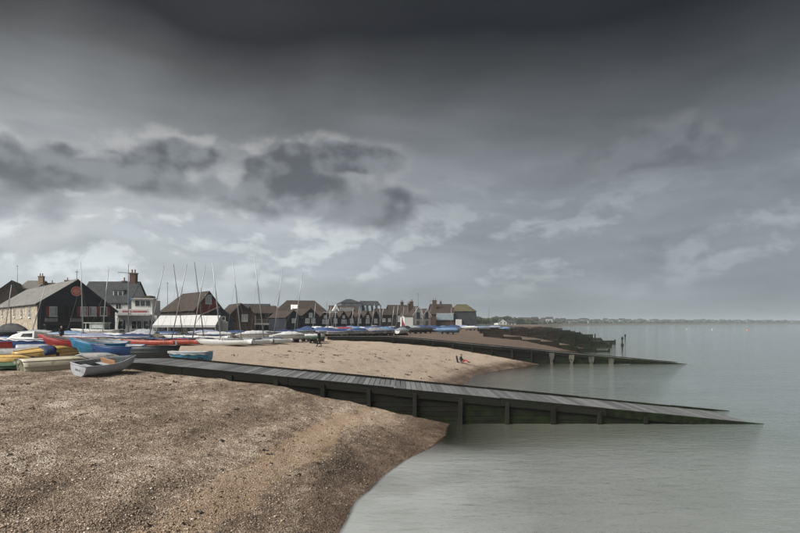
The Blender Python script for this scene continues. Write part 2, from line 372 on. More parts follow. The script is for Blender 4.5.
# ------------------------------------------------------------------ ground: one sheet, beach profile measured inland from a curving shoreline
SY = np.array([-60, 0, 6, 10, 13.1, 15.6, 19.8, 24.5, 28, 35, 43, 52, 58, 66, 74, 92, 120, 200, 330, 500, 700, 840, 990, 1386, 2500, 5000, 9000.])
SX = np.array([-4, -3.2, -2.4, -1.75, -1.35, -1.15, 0, 1.8, 2.5, 3.0, 4.6, 7.6, 11, 17, 23, 31, 42, 64, 98, 144, 212, 315, 464, 1040, 3000, 8000, 16000.])
PD = np.array([-4000, -400, -60, -20, -5, 0, 2.9, 9, 15.7, 22, 60, 200, 600, 2000, 6000.])
PH = np.array([-8, -7, -3.4, -1.7, -.62, 0, .66, 2.02, 2.75, 3.0, 3.1, 3.6, 6.5, 14, 18.])
def shore_x(y): return np.interp(y, SY, SX)
def inland(x, y):
    sl = (shore_x(y + 1.) - shore_x(y - 1.)) / 2.
    return (shore_x(y) - x) / np.sqrt(1 + sl * sl)
def height(x, y):
    x = np.asarray(x, float); y = np.asarray(y, float)
    wob = .06 * np.sin(y * .9 + .3 * x) + .03 * np.sin(y * 2.3 + 1.) + .25 * np.sin(y * .33)
    dd = inland(x, y) + wob * np.clip(y / 20, 0, 1) * np.where(y < 400, 1, 0)
    h = np.interp(dd, PD, PH)
    ridge = .55 * (.05 * np.sin(dd * 1.7 + .6 * np.sin(y * .35)) + .03 * np.sin(dd * 3.9 + 1.3 + .5 * np.sin(y * .6)))
    lump = .6 * .025 * np.sin(x * 1.9 + 1.1 * y) * np.sin(y * 1.4 - .7 * x) + .018 * np.sin(x * 4.1 - 2.2 * y + 1) * np.sin(3.3 * y + 1.7 * x)
    return h + (ridge * np.where(y > 30, .35, 1.) + lump) * np.clip((dd - .6) / 2, 0, 1) * np.where(y < 300, 1, 0)
def H(x, y): return float(height(x, y))
def at(px, py, D): return Vector(((px - 400) / F * D, D, CZ + (HY - py) / F * D))
def hit(px, py):
    """the point of the ground that a photo pixel looks at"""
    Ds = np.concatenate([np.arange(8, 120, .05), np.arange(120, 900, 1.)])
    X = (px - 400) / F * Ds; Z = CZ + (HY - py) / F * Ds
    k = np.argmax(Z <= np.maximum(height(X, Ds), 0))
    if not (Z <= np.maximum(height(X, Ds), 0)).any(): k = len(Ds) - 1
    return Vector((X[k], Ds[k], max(H(X[k], Ds[k]), 0)))

def axis(lo, a, b, hi, step, g):
    mid = list(np.arange(a, b, step)); up = [b]; dn = [a]
    s = step
    while up[-1] < hi: s *= 1 + g; up.append(up[-1] + s)
    s = step
    while dn[-1] > lo: s *= 1 + g; dn.append(dn[-1] - s)
    return np.array(dn[:0:-1] + mid + up)
GX = axis(-6000, -26, 8, 16000, .20, .045)
GY = axis(-60, 8, 34, 9000, .18, .022)
XX, YY = np.meshgrid(GX, GY)
HH = height(XX, YY); NX, NY = len(GX), len(GY)
def grid_mesh(name, Z, keep=None):
    idx = np.arange(NX * NY).reshape(NY, NX)
    q = np.stack([idx[:-1, :-1], idx[:-1, 1:], idx[1:, 1:], idx[1:, :-1]], -1).reshape(-1, 4)
    if keep is not None: q = q[keep.reshape(-1)[q].any(1)]
    used, inv = np.unique(q, return_inverse=True); q = inv.reshape(-1, 4)
    co = np.stack([XX.reshape(-1)[used], YY.reshape(-1)[used], Z.reshape(-1)[used]], -1).astype(np.float32)
    me = bpy.data.meshes.new(name); me.vertices.add(len(co)); me.vertices.foreach_set('co', co.ravel())
    me.loops.add(q.size); me.loops.foreach_set('vertex_index', q.ravel().astype(np.int32))
    me.polygons.add(len(q)); me.polygons.foreach_set('loop_start', np.arange(0, q.size, 4, dtype=np.int32))
    me.polygons.foreach_set('use_smooth', np.ones(len(q), bool)); me.update(calc_edges=True)
    return me, used
me, used = grid_mesh('ground', HH)
a = me.attributes.new('shore', 'FLOAT', 'POINT'); a.data.foreach_set('value', inland(XX, YY).reshape(-1)[used].astype(np.float32))
me.materials.append(shingle_ground())
ground = structure(bpy.data.objects.new('ground', me)); col.objects.link(ground)
me, used = grid_mesh('sea', np.zeros_like(HH), HH < .02)
a = me.attributes.new('depth', 'FLOAT', 'POINT'); a.data.foreach_set('value', np.maximum(-HH, 0).reshape(-1)[used].astype(np.float32))
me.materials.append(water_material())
sea = structure(bpy.data.objects.new('sea', me)); col.objects.link(sea)

# loose pebbles lying on the near beach (too many to count)
def pebbles():
    t = (1 + 5 ** .5) / 2
    iv = np.array([(-1, t, 0), (1, t, 0), (-1, -t, 0), (1, -t, 0), (0, -1, t), (0, 1, t), (0, -1, -t), (0, 1, -t), (t, 0, -1), (t, 0, 1), (-t, 0, -1), (-t, 0, 1)]) / math.sqrt(1 + t * t)
    jf = np.array([(0, 11, 5), (0, 5, 1), (0, 1, 7), (0, 7, 10), (0, 10, 11), (1, 5, 9), (5, 11, 4), (11, 10, 2), (10, 7, 6), (7, 1, 8), (3, 9, 4), (3, 4, 2), (3, 2, 6), (3, 6, 8), (3, 8, 9), (4, 9, 5), (2, 4, 11), (6, 2, 10), (8, 6, 7), (9, 8, 1)])
    N = 110000
    y = 9 + 19 * rng.random(N) ** 1.5; u = rng.uniform(-.78, .12, N); x = u * y
    dd = inland(x, y); keep = (dd > .15) & (np.abs(u) < .79)
    clump = np.sin(x * 1.3 + 2 * np.sin(y * .7)) * np.sin(y * 1.1 + 1.6 * np.sin(x * .8)) + rng.normal(0, .6, N)
    keep &= clump > -.55
    x, y = x[keep][:52000], y[keep][:52000]; n = len(x)
    z = height(x, y); sz = np.clip(rng.lognormal(math.log(.0115), .42, n), .005, .042)
    v = iv[None] * rng.uniform(.75, 1.25, (n, 12, 1)) * np.stack([sz * rng.uniform(.9, 1.5, n), sz * rng.uniform(.8, 1.2, n), sz * rng.uniform(.45, .8, n)], -1)[:, None]
    th = rng.uniform(0, 6.28, n); c, s = np.cos(th)[:, None], np.sin(th)[:, None]
    V = np.stack([v[..., 0] * c - v[..., 1] * s + x[:, None], v[..., 0] * s + v[..., 1] * c + y[:, None], v[..., 2] + (z + sz * .2)[:, None]], -1).reshape(-1, 3)
    Fc = (jf[None] + (np.arange(n) * 12)[:, None, None]).reshape(-1, 3)
    me = bpy.data.meshes.new('loose_shingle'); me.vertices.add(len(V)); me.vertices.foreach_set('co', V.astype(np.float32).ravel())
    me.loops.add(Fc.size); me.loops.foreach_set('vertex_index', Fc.ravel().astype(np.int32))
    me.polygons.add(len(Fc)); me.polygons.foreach_set('loop_start', np.arange(0, Fc.size, 3, dtype=np.int32))
    me.polygons.foreach_set('use_smooth', np.ones(len(Fc), bool)); me.update(calc_edges=True)
    tone = np.clip(rng.normal(.50, .24, n), 0, 1); tone *= np.clip(.5 + dd[keep][:52000] / 4, 0, 1)
    a = me.attributes.new('tone', 'FLOAT', 'POINT'); a.data.foreach_set('value', np.repeat(tone, 12).astype(np.float32))
    me.materials.append(pebble_material())
    o = bpy.data.objects.new('loose_shingle', me); col.objects.link(o)
    tag(o, 'loose brown and grey pebbles strewn over the near beach', 'shingle', kind='stuff')
pebbles()

# scraps of dried weed and dark flints along the tide lines
def weed():
    mb = MB(); rw = random.Random(21)
    for i in range(420):
        y = rw.uniform(9.5, 60); u = rw.uniform(-.76, .12); x = u * y
        dd = float(inland(x, y))
        if dd < 1.2 or dd > 17 or (26.5 < y < 31.6): continue
        z = H(x, y); n_ = rw.randint(3, 7); sz = rw.uniform(.03, .085) * (1 if y < 27 else 1.8)
        for k in range(n_):
            cx, cy = x + rw.gauss(0, sz * 1.1), y + rw.gauss(0, sz * .9); a = rw.uniform(0, 6.28); l = sz * rw.uniform(.5, 1.2); q = l * .4
            ca, sa = math.cos(a), math.sin(a); zz = H(cx, cy)
            mb.add([(cx - ca * l, cy - sa * l, zz + .004), (cx + sa * q, cy - ca * q, zz + .012), (cx + ca * l, cy + sa * l, zz + .004), (cx - sa * q, cy + ca * q, zz + .012), (cx, cy, zz + .02 + sz * .35)], [(0, 1, 4), (1, 2, 4), (2, 3, 4), (3, 0, 4)])
    o = mb.build('tide_wrack', mat('dry_weed', (.030, .024, .018), .9, .4, 9.)); tag(o, 'dark scraps of dried weed scattered over the beach', 'seaweed', kind='stuff')
weed()

# ------------------------------------------------------------------ slipways
def slipway(label, Y0, W, X0, X1, zf, post_dx, pale=False, skew=0.):
    """sloping timber slipway running out along +X; zf(x) is the deck level"""
    root = thing('slipway', label, 'slipway', (X0, Y0, H(X0, Y0)))
    gz = root.location.z
    L = X1 - X0; pw = .285
    def Z(x): return zf(x + X0) - gz
    sl = math.atan((zf(X1) - zf(X1 - 2)) / 2)
    pl = MB().box(-W / 2 + .10, W / 2 - .10, -(pw - .028) / 2, (pw - .028) / 2, -.055, 0).build('plank', DECKT, root)
    first = True; x = pw / 2
    while x < L:
        o = pl if first else pl.copy()
        if not first: col.objects.link(o)
        first = False
        s = math.atan((Z(x + .3) - Z(x - .3)) / .6)
        o.location = (x, W / 2 + random.uniform(-.012, .012), Z(x) + random.uniform(-.006, .006))
        o.rotation_euler = (0, -s, R(90) + random.uniform(-.006, .006)); o.rotation_mode = 'XYZ'
        o.matrix_basis = Matrix.Translation(o.location) @ Matrix.Rotation(-s, 4, 'Y') @ Matrix.Rotation(R(90) + random.uniform(-.006, .006), 4, 'Z')
        x += pw
    # edge beams and kerb rails in lengths, near and far side
    seg = 5.4
    k = 0; x = 0.
    while x < L - .01:
        e = min(x + seg, L)
        for y0, y1 in ((-.06, .14), (W - .14, W + .06)):
            jit = random.uniform(-.015, .015)
            m = SEAT if x < L * .62 else SEATG
            n_ = 5; ps = [x + .01 + (e - x - .02) * i / n_ for i in range(n_ + 1)]
            def strip(a, b, lo, hi):
                mb = MB()
                vs = []
                for q in ps: vs += [(q, a, Z(q) + lo), (q, b, Z(q) + lo), (q, b, Z(q) + hi), (q, a, Z(q) + hi)]
                fs = [(0, 1, 2, 3), tuple(4 * n_ + i for i in (3, 2, 1, 0))]
                for i in range(n_):
                    for j in range(4): fs.append((4 * i + j, 4 * i + 4 + j, 4 * i + 4 + (j + 1) % 4, 4 * i + (j + 1) % 4))
                return mb.add(vs, fs)
            strip(y0, y1, -.34 + jit, -.06).build('edge_beam', m, root)
            strip(y0 + .04, y1 - .02, -.055, (.05 if y0 < 1 else .10) + jit).build('kerb_rail', m, root)
        x = e
    # posts and the boarded side below the deck, near and far side
    x = .8; prev = None
    while x < L - 1.:
        bot = min(H(X0 + x, Y0), 5) - gz - .5
        for y in (.02, W - .02):
            top = Z(x) - .12
            if top - bot > .75:
                dy = -.17 if y < 1 else .0
                m = PALEPOST if pale and 17 < x + X0 < 28 and y < 1 else POSTT
                mb = MB()
                if pale and 17 < x + X0 < 28 and y < 1: mb.prism([(-.32, top), (.32, top), (.30, top - .45), (.14, top - .95), (.14, bot), (-.14, bot), (-.14, top - .95), (-.30, top - .45)], y + dy - .04, y + dy + .16)
                else:
                    wl_, wr_, tl_ = random.uniform(.09, .13), random.uniform(.09, .13), random.uniform(-.035, .035)
                    mb.prism([(-wl_ + tl_, bot), (wr_ + tl_, bot), (wr_ * .95, top), (-wl_, top)], y + dy + random.uniform(-.02, .02), y + dy + .17)
                o = mb.build('post', m, root); o.location.x = x
        if prev is not None:
            ztop = min(Z(prev), Z(x)) - .36
            zb = min(H(X0 + x, Y0), H(X0 + prev, Y0)) - gz - .25
            for y in (.05, W - .11):
                z = ztop; r = 0
                while z > zb and r < 9:
                    hb = .24 + random.uniform(-.02, .02)
                    o = MB().box(prev, x - .01, y, y + .06 + random.uniform(-.012, .012), z - hb + .018, z).build('side_board', SEATG if x > L * .6 or r > 2 else SEAT, root)
                    z -= hb; r += 1
            # the wedge between the top board and the sloping beam
            MB().add([(prev, .05, ztop), (x, .05, ztop), (x, .05, Z(x) - .33), (prev, .05, Z(prev) - .33), (prev, .10, ztop), (x, .10, ztop), (x, .10, Z(x) - .33), (prev, .10, Z(prev) - .33)],
                     [(0, 1, 2, 3), (7, 6, 5, 4), (0, 4, 5, 1), (3, 2, 6, 7)]).build('wedge_board', SEAT, root)
        prev = x; x += post_dx
    return root
slipway('near timber slipway of grey planks sloping across the beach into the water', 27.2, 4.1, -16.5, 20.0, lambda x: 1.77 - .0975 * x if x > -13.5 else 3.08, 2.35)
slipway('far timber slipway with pale braced posts, running into the sea beyond the sitting person', 66., 3.4, -9., 38., lambda x: min(3.36, 3.23 - .0923 * x), 2.45, True)

# ------------------------------------------------------------------ groynes beyond the far slipway
def groyne(label, Y, pts, bay=3.2):
    """pts: list of (px, py) of the top edge, left to right, at distance Y; built as stepped bays of boards between posts"""
    xs = [(p[0] - 400) / F * Y for p in pts]; zs = [CZ + (HY - p[1]) / F * Y for p in pts]
    X0 = xs[0]; g0 = H(X0, Y)
    root = thing('groyne', label, 'groyne', (X0, Y, g0), group='timber groynes stepping out from the far beach')
    x = X0; i = 0
    while x < xs[-1] - .5:
        e = min(x + bay, xs[-1])
        top = round(float(np.interp((x + e) / 2, xs, zs)) / .3) * .3 - g0 + random.uniform(-.04, .04)
        low = min(H(x, Y), H(e, Y)) - g0 - .4
        m = SEATG if e > xs[-1] - (xs[-1] - X0) * .30 else GROY
        ph = top + random.uniform(.12, .5)
        bx('post', m, root, x - X0 - .13, x - X0 + .13, -.14, .14, low, ph)
        z = top; r = 0
        while z > low and r < 7:
            hb = .26 + random.uniform(-.015, .02)
            bx('board', m, root, x - X0 + .01, e - X0 - .01, .15, .22 + random.uniform(0, .02), z - hb + .02, z)
            z -= hb; r += 1
        x = e; i += 1
    bx('post', SEATG, root, xs[-1] - X0 - .13, xs[-1] - X0 + .13, -.14, .14, -3.2 - g0 + 1.5, float(zs[-1]) - g0 + .35)
groyne('nearest groyne of dark stepped boards just behind the far slipway', 92, [(484, 331), (510, 335.6), (537, 340.6), (565, 345), (594, 349.6), (609, 350.6)])
groyne('second groyne from the far slipway, with sand lying against its boards', 108, [(480, 329.6), (520, 332), (545, 334.6), (580, 339), (611, 344.4)])
groyne('longest groyne, third from the far slipway, with a weedy green tip', 124, [(478, 328.5), (530, 330.6), (568, 333.8), (592, 337.2), (615, 341)])
groyne('fourth groyne from the far slipway, low and dark', 148, [(478, 327.4), (530, 328.8), (560, 331.5), (595, 335.2)])
groyne('fifth groyne from the far slipway, ending short of its neighbours', 180, [(480, 326.8), (520, 327.6), (556, 330), (580, 332.6)], 4.)
groyne('sixth groyne from the far slipway, small in the distance', 225, [(500, 326.), (540, 327.4), (570, 330.6)], 5.)
groyne('most distant groyne, a thin dark line at the tip of the beach', 300, [(520, 325.7), (545, 326.8), (562, 328.6)], 6.)
for i, (px, py, D, lab) in enumerate(((622, 350, 98, 'lone dark marker post in the water nearest the groynes'), (622, 342, 128, 'lone dark marker post standing behind its neighbours off the groyne tips'), (625, 338.5, 158, 'small farthest marker post in the water off the groynes'))):
    p = at(px, py, D); t = thing('marker_post', lab, 'post', (p.x, p.y, -3.), group='marker posts off the groynes')
    MB().tube([(0, 0, 0), (0.05, 0, p.z + 3.9)], [.17, .14], 8).build('post', SEAT, t)
    MB().tube([(0.05, 0, p.z + 3.6), (.05, 0, p.z + 4.2)], [.26, .24], 10).build('top_mark', DARK, t)

# ------------------------------------------------------------------ buildings
class House:
    pass
def house(name, label, cat, xl, xr, D, yaw, depth, ye, ya, wall, roof, ridge='y', apex=.5, ye2=None, hip=0., over=.3, group=None, roof_t=.14, gz=None):
    h = House(); a = R(yaw); h.a = a
    X0 = (xl - 400) / F * D; u = (xr - 400) / F
    wd = (u * D - X0) / (math.cos(a) - u * math.sin(a))
    if gz is None: gz = H(X0, D) - .1
    zp = lambda py, dd: CZ + (HY - py) / F * dd - gz
    ze = zp(ye, D); Dr = D + math.sin(a) * wd
    h.X0, h.D, h.w, h.gz, h.ze, h.depth = X0, D, wd, gz, ze, depth
    root = thing(name, label, cat, (X0, D, gz), a, group=group); h.root = root
    if ridge == 'y':
        za = zp(ya, D + math.sin(a) * wd * apex); ze2 = ze if ye2 is None else zp(ye2, Dr)
        ax = wd * apex
        MB().prism([(0, 0), (wd, 0), (wd, ze2), (ax, za), (0, ze)], 0, depth - hip * 1.02, 'xz').build('wall', wall, root)
        if hip: bx('rear_wall', wall, root, .002, wd - .002, depth - hip * 1.02 + .002, depth, 0, min(ze, ze2) - .01)
        s1 = (za - ze) / ax; s2 = (za - ze2) / (wd - ax); b = .02
        hb = hip
        if hb:
            ya_ = depth - hb
            rl = [(-over, -over, ze - s1 * over + b), (ax, -over, za + b), (ax, ya_, za + b), (-over, depth + over, ze - s1 * over + b)]
            rr = [(ax, -over, za + b), (wd + over, -over, ze2 - s2 * over + b), (wd + over, depth + over, ze2 - s2 * over + b), (ax, ya_, za + b)]
        else:
            rl = [(-over, -over, ze - s1 * over + b), (ax, -over, za + b), (ax, depth + over, za + b), (-over, depth + over, ze - s1 * over + b)]
            rr = [(ax, -over, za + b), (wd + over, -over, ze2 - s2 * over + b), (wd + over, depth + over, ze2 - s2 * over + b), (ax, depth + over, za + b)]
        if hb: MB().add([rl[3], rr[2], rl[2]] + [(p[0], p[1], p[2] + roof_t) for p in (rl[3], rr[2], rl[2])], [(0, 1, 2), (5, 4, 3), (0, 3, 4, 1), (1, 4, 5, 2), (2, 5, 3, 0)]).build('roof_hip', roof, root)
        h.roof = MB().slab(*rl, roof_t).build('roof_slope', roof, root)
        MB().slab(*rr, roof_t).build('roof_slope', roof, root)
        MB().tube([(ax, -over, za + roof_t + .02), (ax, (depth - hb) if hb else depth + over, za + roof_t + .02)], .1, 6).build('ridge_tiles', roof, root)
        h.za = za
    else:
        za = zp(ya, D + math.cos(a) * depth * .5 + math.sin(a) * wd * .5); h.za = za; yc = depth / 2
        s = (za - ze) / yc; b = .02
        if hip:
            bx('wall', wall, root, 0, wd, 0, depth, 0, ze)
            e = (-over, wd + over, -over, depth + over, ze - s * over + b)
            A, B_, C_, D_ = (e[0], e[2], e[4]), (e[1], e[2], e[4]), (e[1], e[3], e[4]), (e[0], e[3], e[4])
            r1, r2 = (hip, yc, za), (wd - hip, yc, za)
            MB().slab(A, B_, r2, r1, roof_t).build('roof_slope', roof, root)
            MB().slab(C_, D_, r1, r2, roof_t).build('roof_slope', roof, root)
            for tri in ((D_, A, r1), (B_, C_, r2)):
                MB().add(list(tri) + [(p[0], p[1], p[2] + roof_t) for p in tri], [(0, 2, 1), (3, 4, 5), (0, 1, 4, 3), (1, 2, 5, 4), (2, 0, 3, 5)]).build('roof_hip', roof, root)
        else:
            MB().prism([(0, 0), (depth, 0), (depth, ze), (yc, za), (0, ze)], 0, wd, 'yz').build('wall', wall, root)
            h.roof = MB().slab((-over, -over, ze - s * over + b), (wd + over, -over, ze - s * over + b), (wd + over, yc, za + b), (-over, yc, za + b), roof_t).build('roof_slope', roof, root)
            MB().slab((-over, yc, za + b), (wd + over, yc, za + b), (wd + over, depth + over, ze - s * over + b), (-over, depth + over, ze - s * over + b), roof_t).build('roof_slope', roof, root)
        MB().tube([(hip - (0 if hip else over), yc, za + roof_t), (wd - hip + (0 if hip else over), yc, za + roof_t)], .1, 6).build('ridge_tiles', roof, root)
    def front(px, py):
        u = (px - 400) / F; s = (u * D - X0) / (math.cos(a) - u * math.sin(a))
        return s, CZ + (HY - py) / F * (D + s * math.sin(a)) - gz
    def side(px, py):
        u = (px - 400) / F; t = (u * D - X0) / (-math.sin(a) - u * math.cos(a))
        return t, CZ + (HY - py) / F * (D + t * math.cos(a)) - gz
    h.front, h.side = front, side
    return h
def window(h, face, s, z, ww, wh, pane=None, frame=None, nx=2, nz=2, out=.0, name='window'):
    """window centred at (s, z) on a face of a house; frame with bars, pane and sill"""
    pane = pane or GLASS; frame = frame or WHITE
    if face == 'front': T = lambda a, o, c: (s + a, -o - out, z + c)
    elif face == 'left': T = lambda a, o, c: (-o - out, s - a, z + c)
    else: T = lambda a, o, c: (h.w + o + out, s + a, z + c)
    def bx_(mb, a0, a1, o0, o1, c0, c1):
        mb.add([T(a, o, c) for c in (c0, c1) for o in (o0, o1) for a in (a0, a1)],
               [(0, 2, 3, 1), (4, 5, 7, 6), (0, 1, 5, 4), (1, 3, 7, 5), (3, 2, 6, 7), (2, 0, 4, 6)])
    f = MB(); t = .09; hw, hh = ww / 2, wh / 2
    bx_(f, -hw, -hw + t, 0, .09, -hh, hh); bx_(f, hw - t, hw, 0, .09, -hh, hh)
    bx_(f, -hw + t, hw - t, 0, .088, hh - t, hh); bx_(f, -hw + t, hw - t, 0, .088, -hh, -hh + t)
    for i in range(1, nx): bx_(f, -hw + ww * i / nx - .03, -hw + ww * i / nx + .03, 0, .07, -hh + t, hh - t)
    for i in range(1, nz): bx_(f, -hw + t, hw - t, 0, .064, -hh + wh * i / nz - .025, -hh + wh * i / nz + .025)
    o = f.build(name, frame, h.root)
    p = MB(); bx_(p, -hw + .02, hw - .02, .005, .035, -hh + .02, hh - .02); p.build('pane', pane, o)
    q = MB(); bx_(q, -hw - .08, hw + .08, 0, .16, -hh - .08, -hh - .003); q.build('sill', frame, o)
    return o
def fwin(h, px, py, ww, wh, **k): s, z = h.front(px, py); return window(h, 'front', s, z, ww, wh, **k)
def swin(h, px, py, ww, wh, **k): s, z = h.side(px, py); return window(h, 'left', s, z, ww, wh, **k)
def chimney(h, x, y, z0, z1, wx=.9, wy=.6, pots=2, m=None):
    c = MB().box(x - wx / 2, x + wx / 2, y - wy / 2, y + wy / 2, z0, z1 - .2).box(x - wx / 2 - .08, x + wx / 2 + .08, y - wy / 2 - .08, y + wy / 2 + .08, z1 - .2, z1).build('chimney', m or BRICK, h.root)
    for i in range(pots):
        px = x - wx / 2 + wx * (i + .5) / pots
        MB().tube([(px, y, z1), (px, y, z1 + .5), (px, y, z1 + .55), (px, y, z1 + .7)], [.14, .11, .15, .15], 8).build('chimney_pot', POT, c)
def bargeboards(h, apex=.5, m=None, z2=None):
    ax = h.w * apex
    for (x0, z0, x1, z1) in ((-.3, h.ze - .3 * (h.za - h.ze) / ax, ax, h.za), (ax, h.za, h.w + .3, (z2 or h.ze) - .3 * (h.za - (z2 or h.ze)) / (h.w - ax))):
        MB().add([(x0, -.36, z0 - .2), (x1, -.36, z1 - .2), (x1, -.36, z1 + .14), (x0, -.36, z0 + .14), (x0, -.31, z0 - .2), (x1, -.31, z1 - .2), (x1, -.31, z1 + .14), (x0, -.31, z0 + .14)],
                 [(0, 1, 2, 3), (7, 6, 5, 4), (0, 4, 5, 1), (3, 2, 6, 7), (0, 3, 7, 4), (1, 5, 6, 2)]).build('bargeboard', m or BLACKB, h.root)
def railing(parent, m, x0, x1, y, z0, z1, n=10):
    r = MB().box(x0, x1, y - .03, y + .03, z1 - .07, z1).box(x0, x1, y - .025, y + .025, z0, z0 + .06).build('railing', m, parent)
    for i in range(n + 1):
        x = x0 + .02 + (x1 - x0 - .04) * i / n
        MB().box(x - .02, x + .02, y - .018, y + .018, z0 + .06, z1 - .07).build('baluster', m, r)
    return r

# --- the black weatherboarded building with the round red sign
pub = house('seafront_building', 'black weatherboarded gable building with round red sign and stone side wall', 'building', 38, 115, 77, 45, 36, 303.3, 280.6, BLACKB, PALESLATE, apex=.49, ye2=310.5, over=.35)
z2 = CZ + (HY - 310.5) / F * (77 + math.sin(R(45)) * pub.w) - pub.gz
bargeboards(pub, .49, z2=z2)
MB().box(-.10, -.012, .02, 35.8, 0.02, pub.ze - .12).build('stone_side_wall', STONE, pub.root)
bx('roof_upstand', mat('lead_flashing', (.10, .105, .11), .6), pub.root, -.2, -.02, 12.6, 12.8, pub.ze - .3, pub.ze + .05)
for px in (3.2, 15.3, 22.6, 30.7): swin(pub, px, 311.3, 1.15, 1.9, nx=2, nz=3, out=.1, pane=GLASS)
s, z = pub.side(12, 320); bx('drainpipe', mat('grey_pipe', (.12, .13, .14), .6), pub.root, -.22, -.11, s - .05, s + .05, 0., pub.ze - .3)
for px, c in ((53.2, 1), (84., 1), (92.8, 1), (103.5, 0)):
    fwin(pub, px, 311.3, 1.0, 1.45, nx=1, nz=1, pane=PALEGLASS if c else GLASS)
    s, z = pub.front(px, 311.3)
    for sd in ((-.72,) if px > 85 and px < 95 else (-.72, .72)):
        bx('shutter', mat('faded_red_shutter', (.27, .055, .050), .7, .25, 3.), pub.root, s + sd - .20, s + sd + .20, -.06, -.004, z - .72, z + .72)
s, z = pub.front(66.5, 312); fr_ = bx('doorway', DARKTIMBER, pub.root, s - 1.35, s + 1.35, -.07, -.005, z - 1.3, z + 1.15)
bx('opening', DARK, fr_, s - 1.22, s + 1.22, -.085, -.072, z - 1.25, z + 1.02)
for k in (-.4, .42): bx('door_post', DARKTIMBER, fr_, s + k - .05, s + k + .05, -.12, -.087, z - 1.25, z + 1.02)
s0, zz = pub.front(43, 322.); s1, _ = pub.front(99, 322.)
zb = pub.front(66, 324.)[1]
bx('balcony_floor', DARKTIMBER, pub.root, s0, s1, -1.5, -.01, zb - .18, zb)
railing(pub.root, DARKTIMBER, s0, s1, -1.45, zb, zb + 1.05, 34)
for k in range(6): bx('balcony_post', DARKTIMBER, pub.root, s0 + (s1 - s0) * k / 5 - .08 + (.08 if k == 0 else -.08 if k == 5 else 0), s0 + (s1 - s0) * k / 5 + .08 + (.08 if k == 0 else -.08 if k == 5 else 0), -1.47, -1.32, 0, zb - .18)
for k, (a_, b_) in enumerate(((.12, .30), (.36, .62), (.70, .90))):
    o = bx('ground_floor_door', DARKTIMBER, pub.root, s0 + (s1 - s0) * a_, s0 + (s1 - s0) * b_, -.08, -.004, .05, zb - .5)
    bx('pane', GLASS, o, s0 + (s1 - s0) * a_ + .15, s0 + (s1 - s0) * b_ - .15, -.10, -.082, .5, zb - .7)
for px in (45, 70): # white benches glimpsed on the balcony
    s, _ = pub.front(px, 318); bx('bench_back', mat('pale_grey_paint', (.38, .39, .40), .6), pub.root, s - .1, s + 1.5, -.62, -.55, zb + .35, zb + .85)
# chimney stacks on the roof line behind
s, z = pub.front(76.3, 291.3); 
sg = thing('round_sign', 'round red sign with pale lettering high on the black gable', 'sign', (pub.X0, pub.D, pub.gz), pub.a)
def disc(cx, cz, r, y0, y1, n=32): 
    return MB().prism([(cx + r * math.cos(2 * math.pi * k / n), cz + r * math.sin(2 * math.pi * k / n)) for k in range(n)], y0, y1, 'xz')
disc(s, z, .72, -.13, -.01).build('disc', SIGNRED, sg)
ring = MB(); n_ = 32
ring.add([(s + r * math.cos(2 * math.pi * k / n_), y, z + r * math.sin(2 * math.pi * k / n_)) for r in (.66, .72) for y in (-.15, -.128) for k in range(n_)],
         [(k, (k + 1) % n_, 2 * n_ + (k + 1) % n_, 2 * n_ + k) for k in range(n_)] + [(2 * n_ + k, 2 * n_ + (k + 1) % n_, 3 * n_ + (k + 1) % n_, 3 * n_ + k) for k in range(n_)]).build('rim', SIGNPALE, sg)
lt = MB()
for row, (zz_, wdt, hh_) in enumerate(((.30, .5, .09), (.06, .95, .14), (-.16, .8, .10), (-.36, .45, .08))):
    x = -wdt / 2
    while x < wdt / 2 - .05:
        ww = random.uniform(.05, .10); lt.box(s + x, s + min(x + ww, wdt / 2), -.146, -.131, z + zz_ - hh_ / 2, z + zz_ + hh_ / 2); x += ww + .035
lt.build('lettering', SIGNPALE, sg)

# --- behind it
fl = house('end_house', 'mossy roofed dark brick house at the far left edge', 'house', -14, 20, 128, 28, 14, 299, 281.2, BRICK, MOSSY, apex=.75)
tb = house('brick_house', 'flat topped brown brick house with paired chimney pots behind the black building', 'house', 17.5, 36, 140, 5, 9, 289, 281.5, BRICK, mat('lead_roof', (.12, .115, .10), .8), ridge='x', over=.1)
chimney(tb, tb.w - .3, 3., tb.ze, tb.za + 1.35, 1.2, .9, 2, mat('buff_brick', (.30, .21, .13), .9, .2, 2., tiles=('Z', .075, .22)))
tb2 = house('slate_cottage', 'low slate roofed cottage showing two squat chimneys over the pale roof', 'house', 37, 66, 146, 4, 8, 291, 287, BRICK, SLATE, ridge='x')
for px, top, n_ in ((43.8, 280.4, 1), (59.5, 277.6, 1)):
    s, z = tb2.front(px, top); chimney(tb2, s, 4., tb2.ze - 1, z - .4, 1.25, .9, n_)
sb = house('slate_roofed_house', 'white house with long dark slate roof and white dormer beside the flagstaff', 'house', 78, 129, 106, 2, 9, 302.3, 282.6, WHITE, SLATE, ridge='x')
s, z = sb.front(124.2, 276.6); chimney(sb, s - .2, 4.5, sb.ze + 1, sb.za + 2.0, 1.2, 1.1, 2)
s, z = sb.front(113.5, 280); chimney(sb, s, 4.5, sb.za - .6, sb.za + .35, .7, .6, 1)
s, z = sb.front(114.7, 293.)
dm = MB().prism([(s - .95, z - .9), (s + .95, z - .9), (s + .95, z + .55), (s - .95, z + .55)], 1.35, 3.6, 'xz').build('dormer', WHITE, sb.root)
MB().slab((s - 1.1, 1.2, z + .57), (s + 1.1, 1.2, z + .57), (s + 1.1, 3.9, z + .85), (s - 1.1, 3.9, z + .85), .1).build('dormer_roof', SLATE, dm)
for k in (-.45, .45): MB().box(s + k - .34, s + k + .34, 1.30, 1.345, z - .45, z + .42).build('dormer_pane', GLASS, dm)
fwin(sb, 118.7, 306.5, 1.15, 1.15, nx=2, nz=1, pane=GLASS)
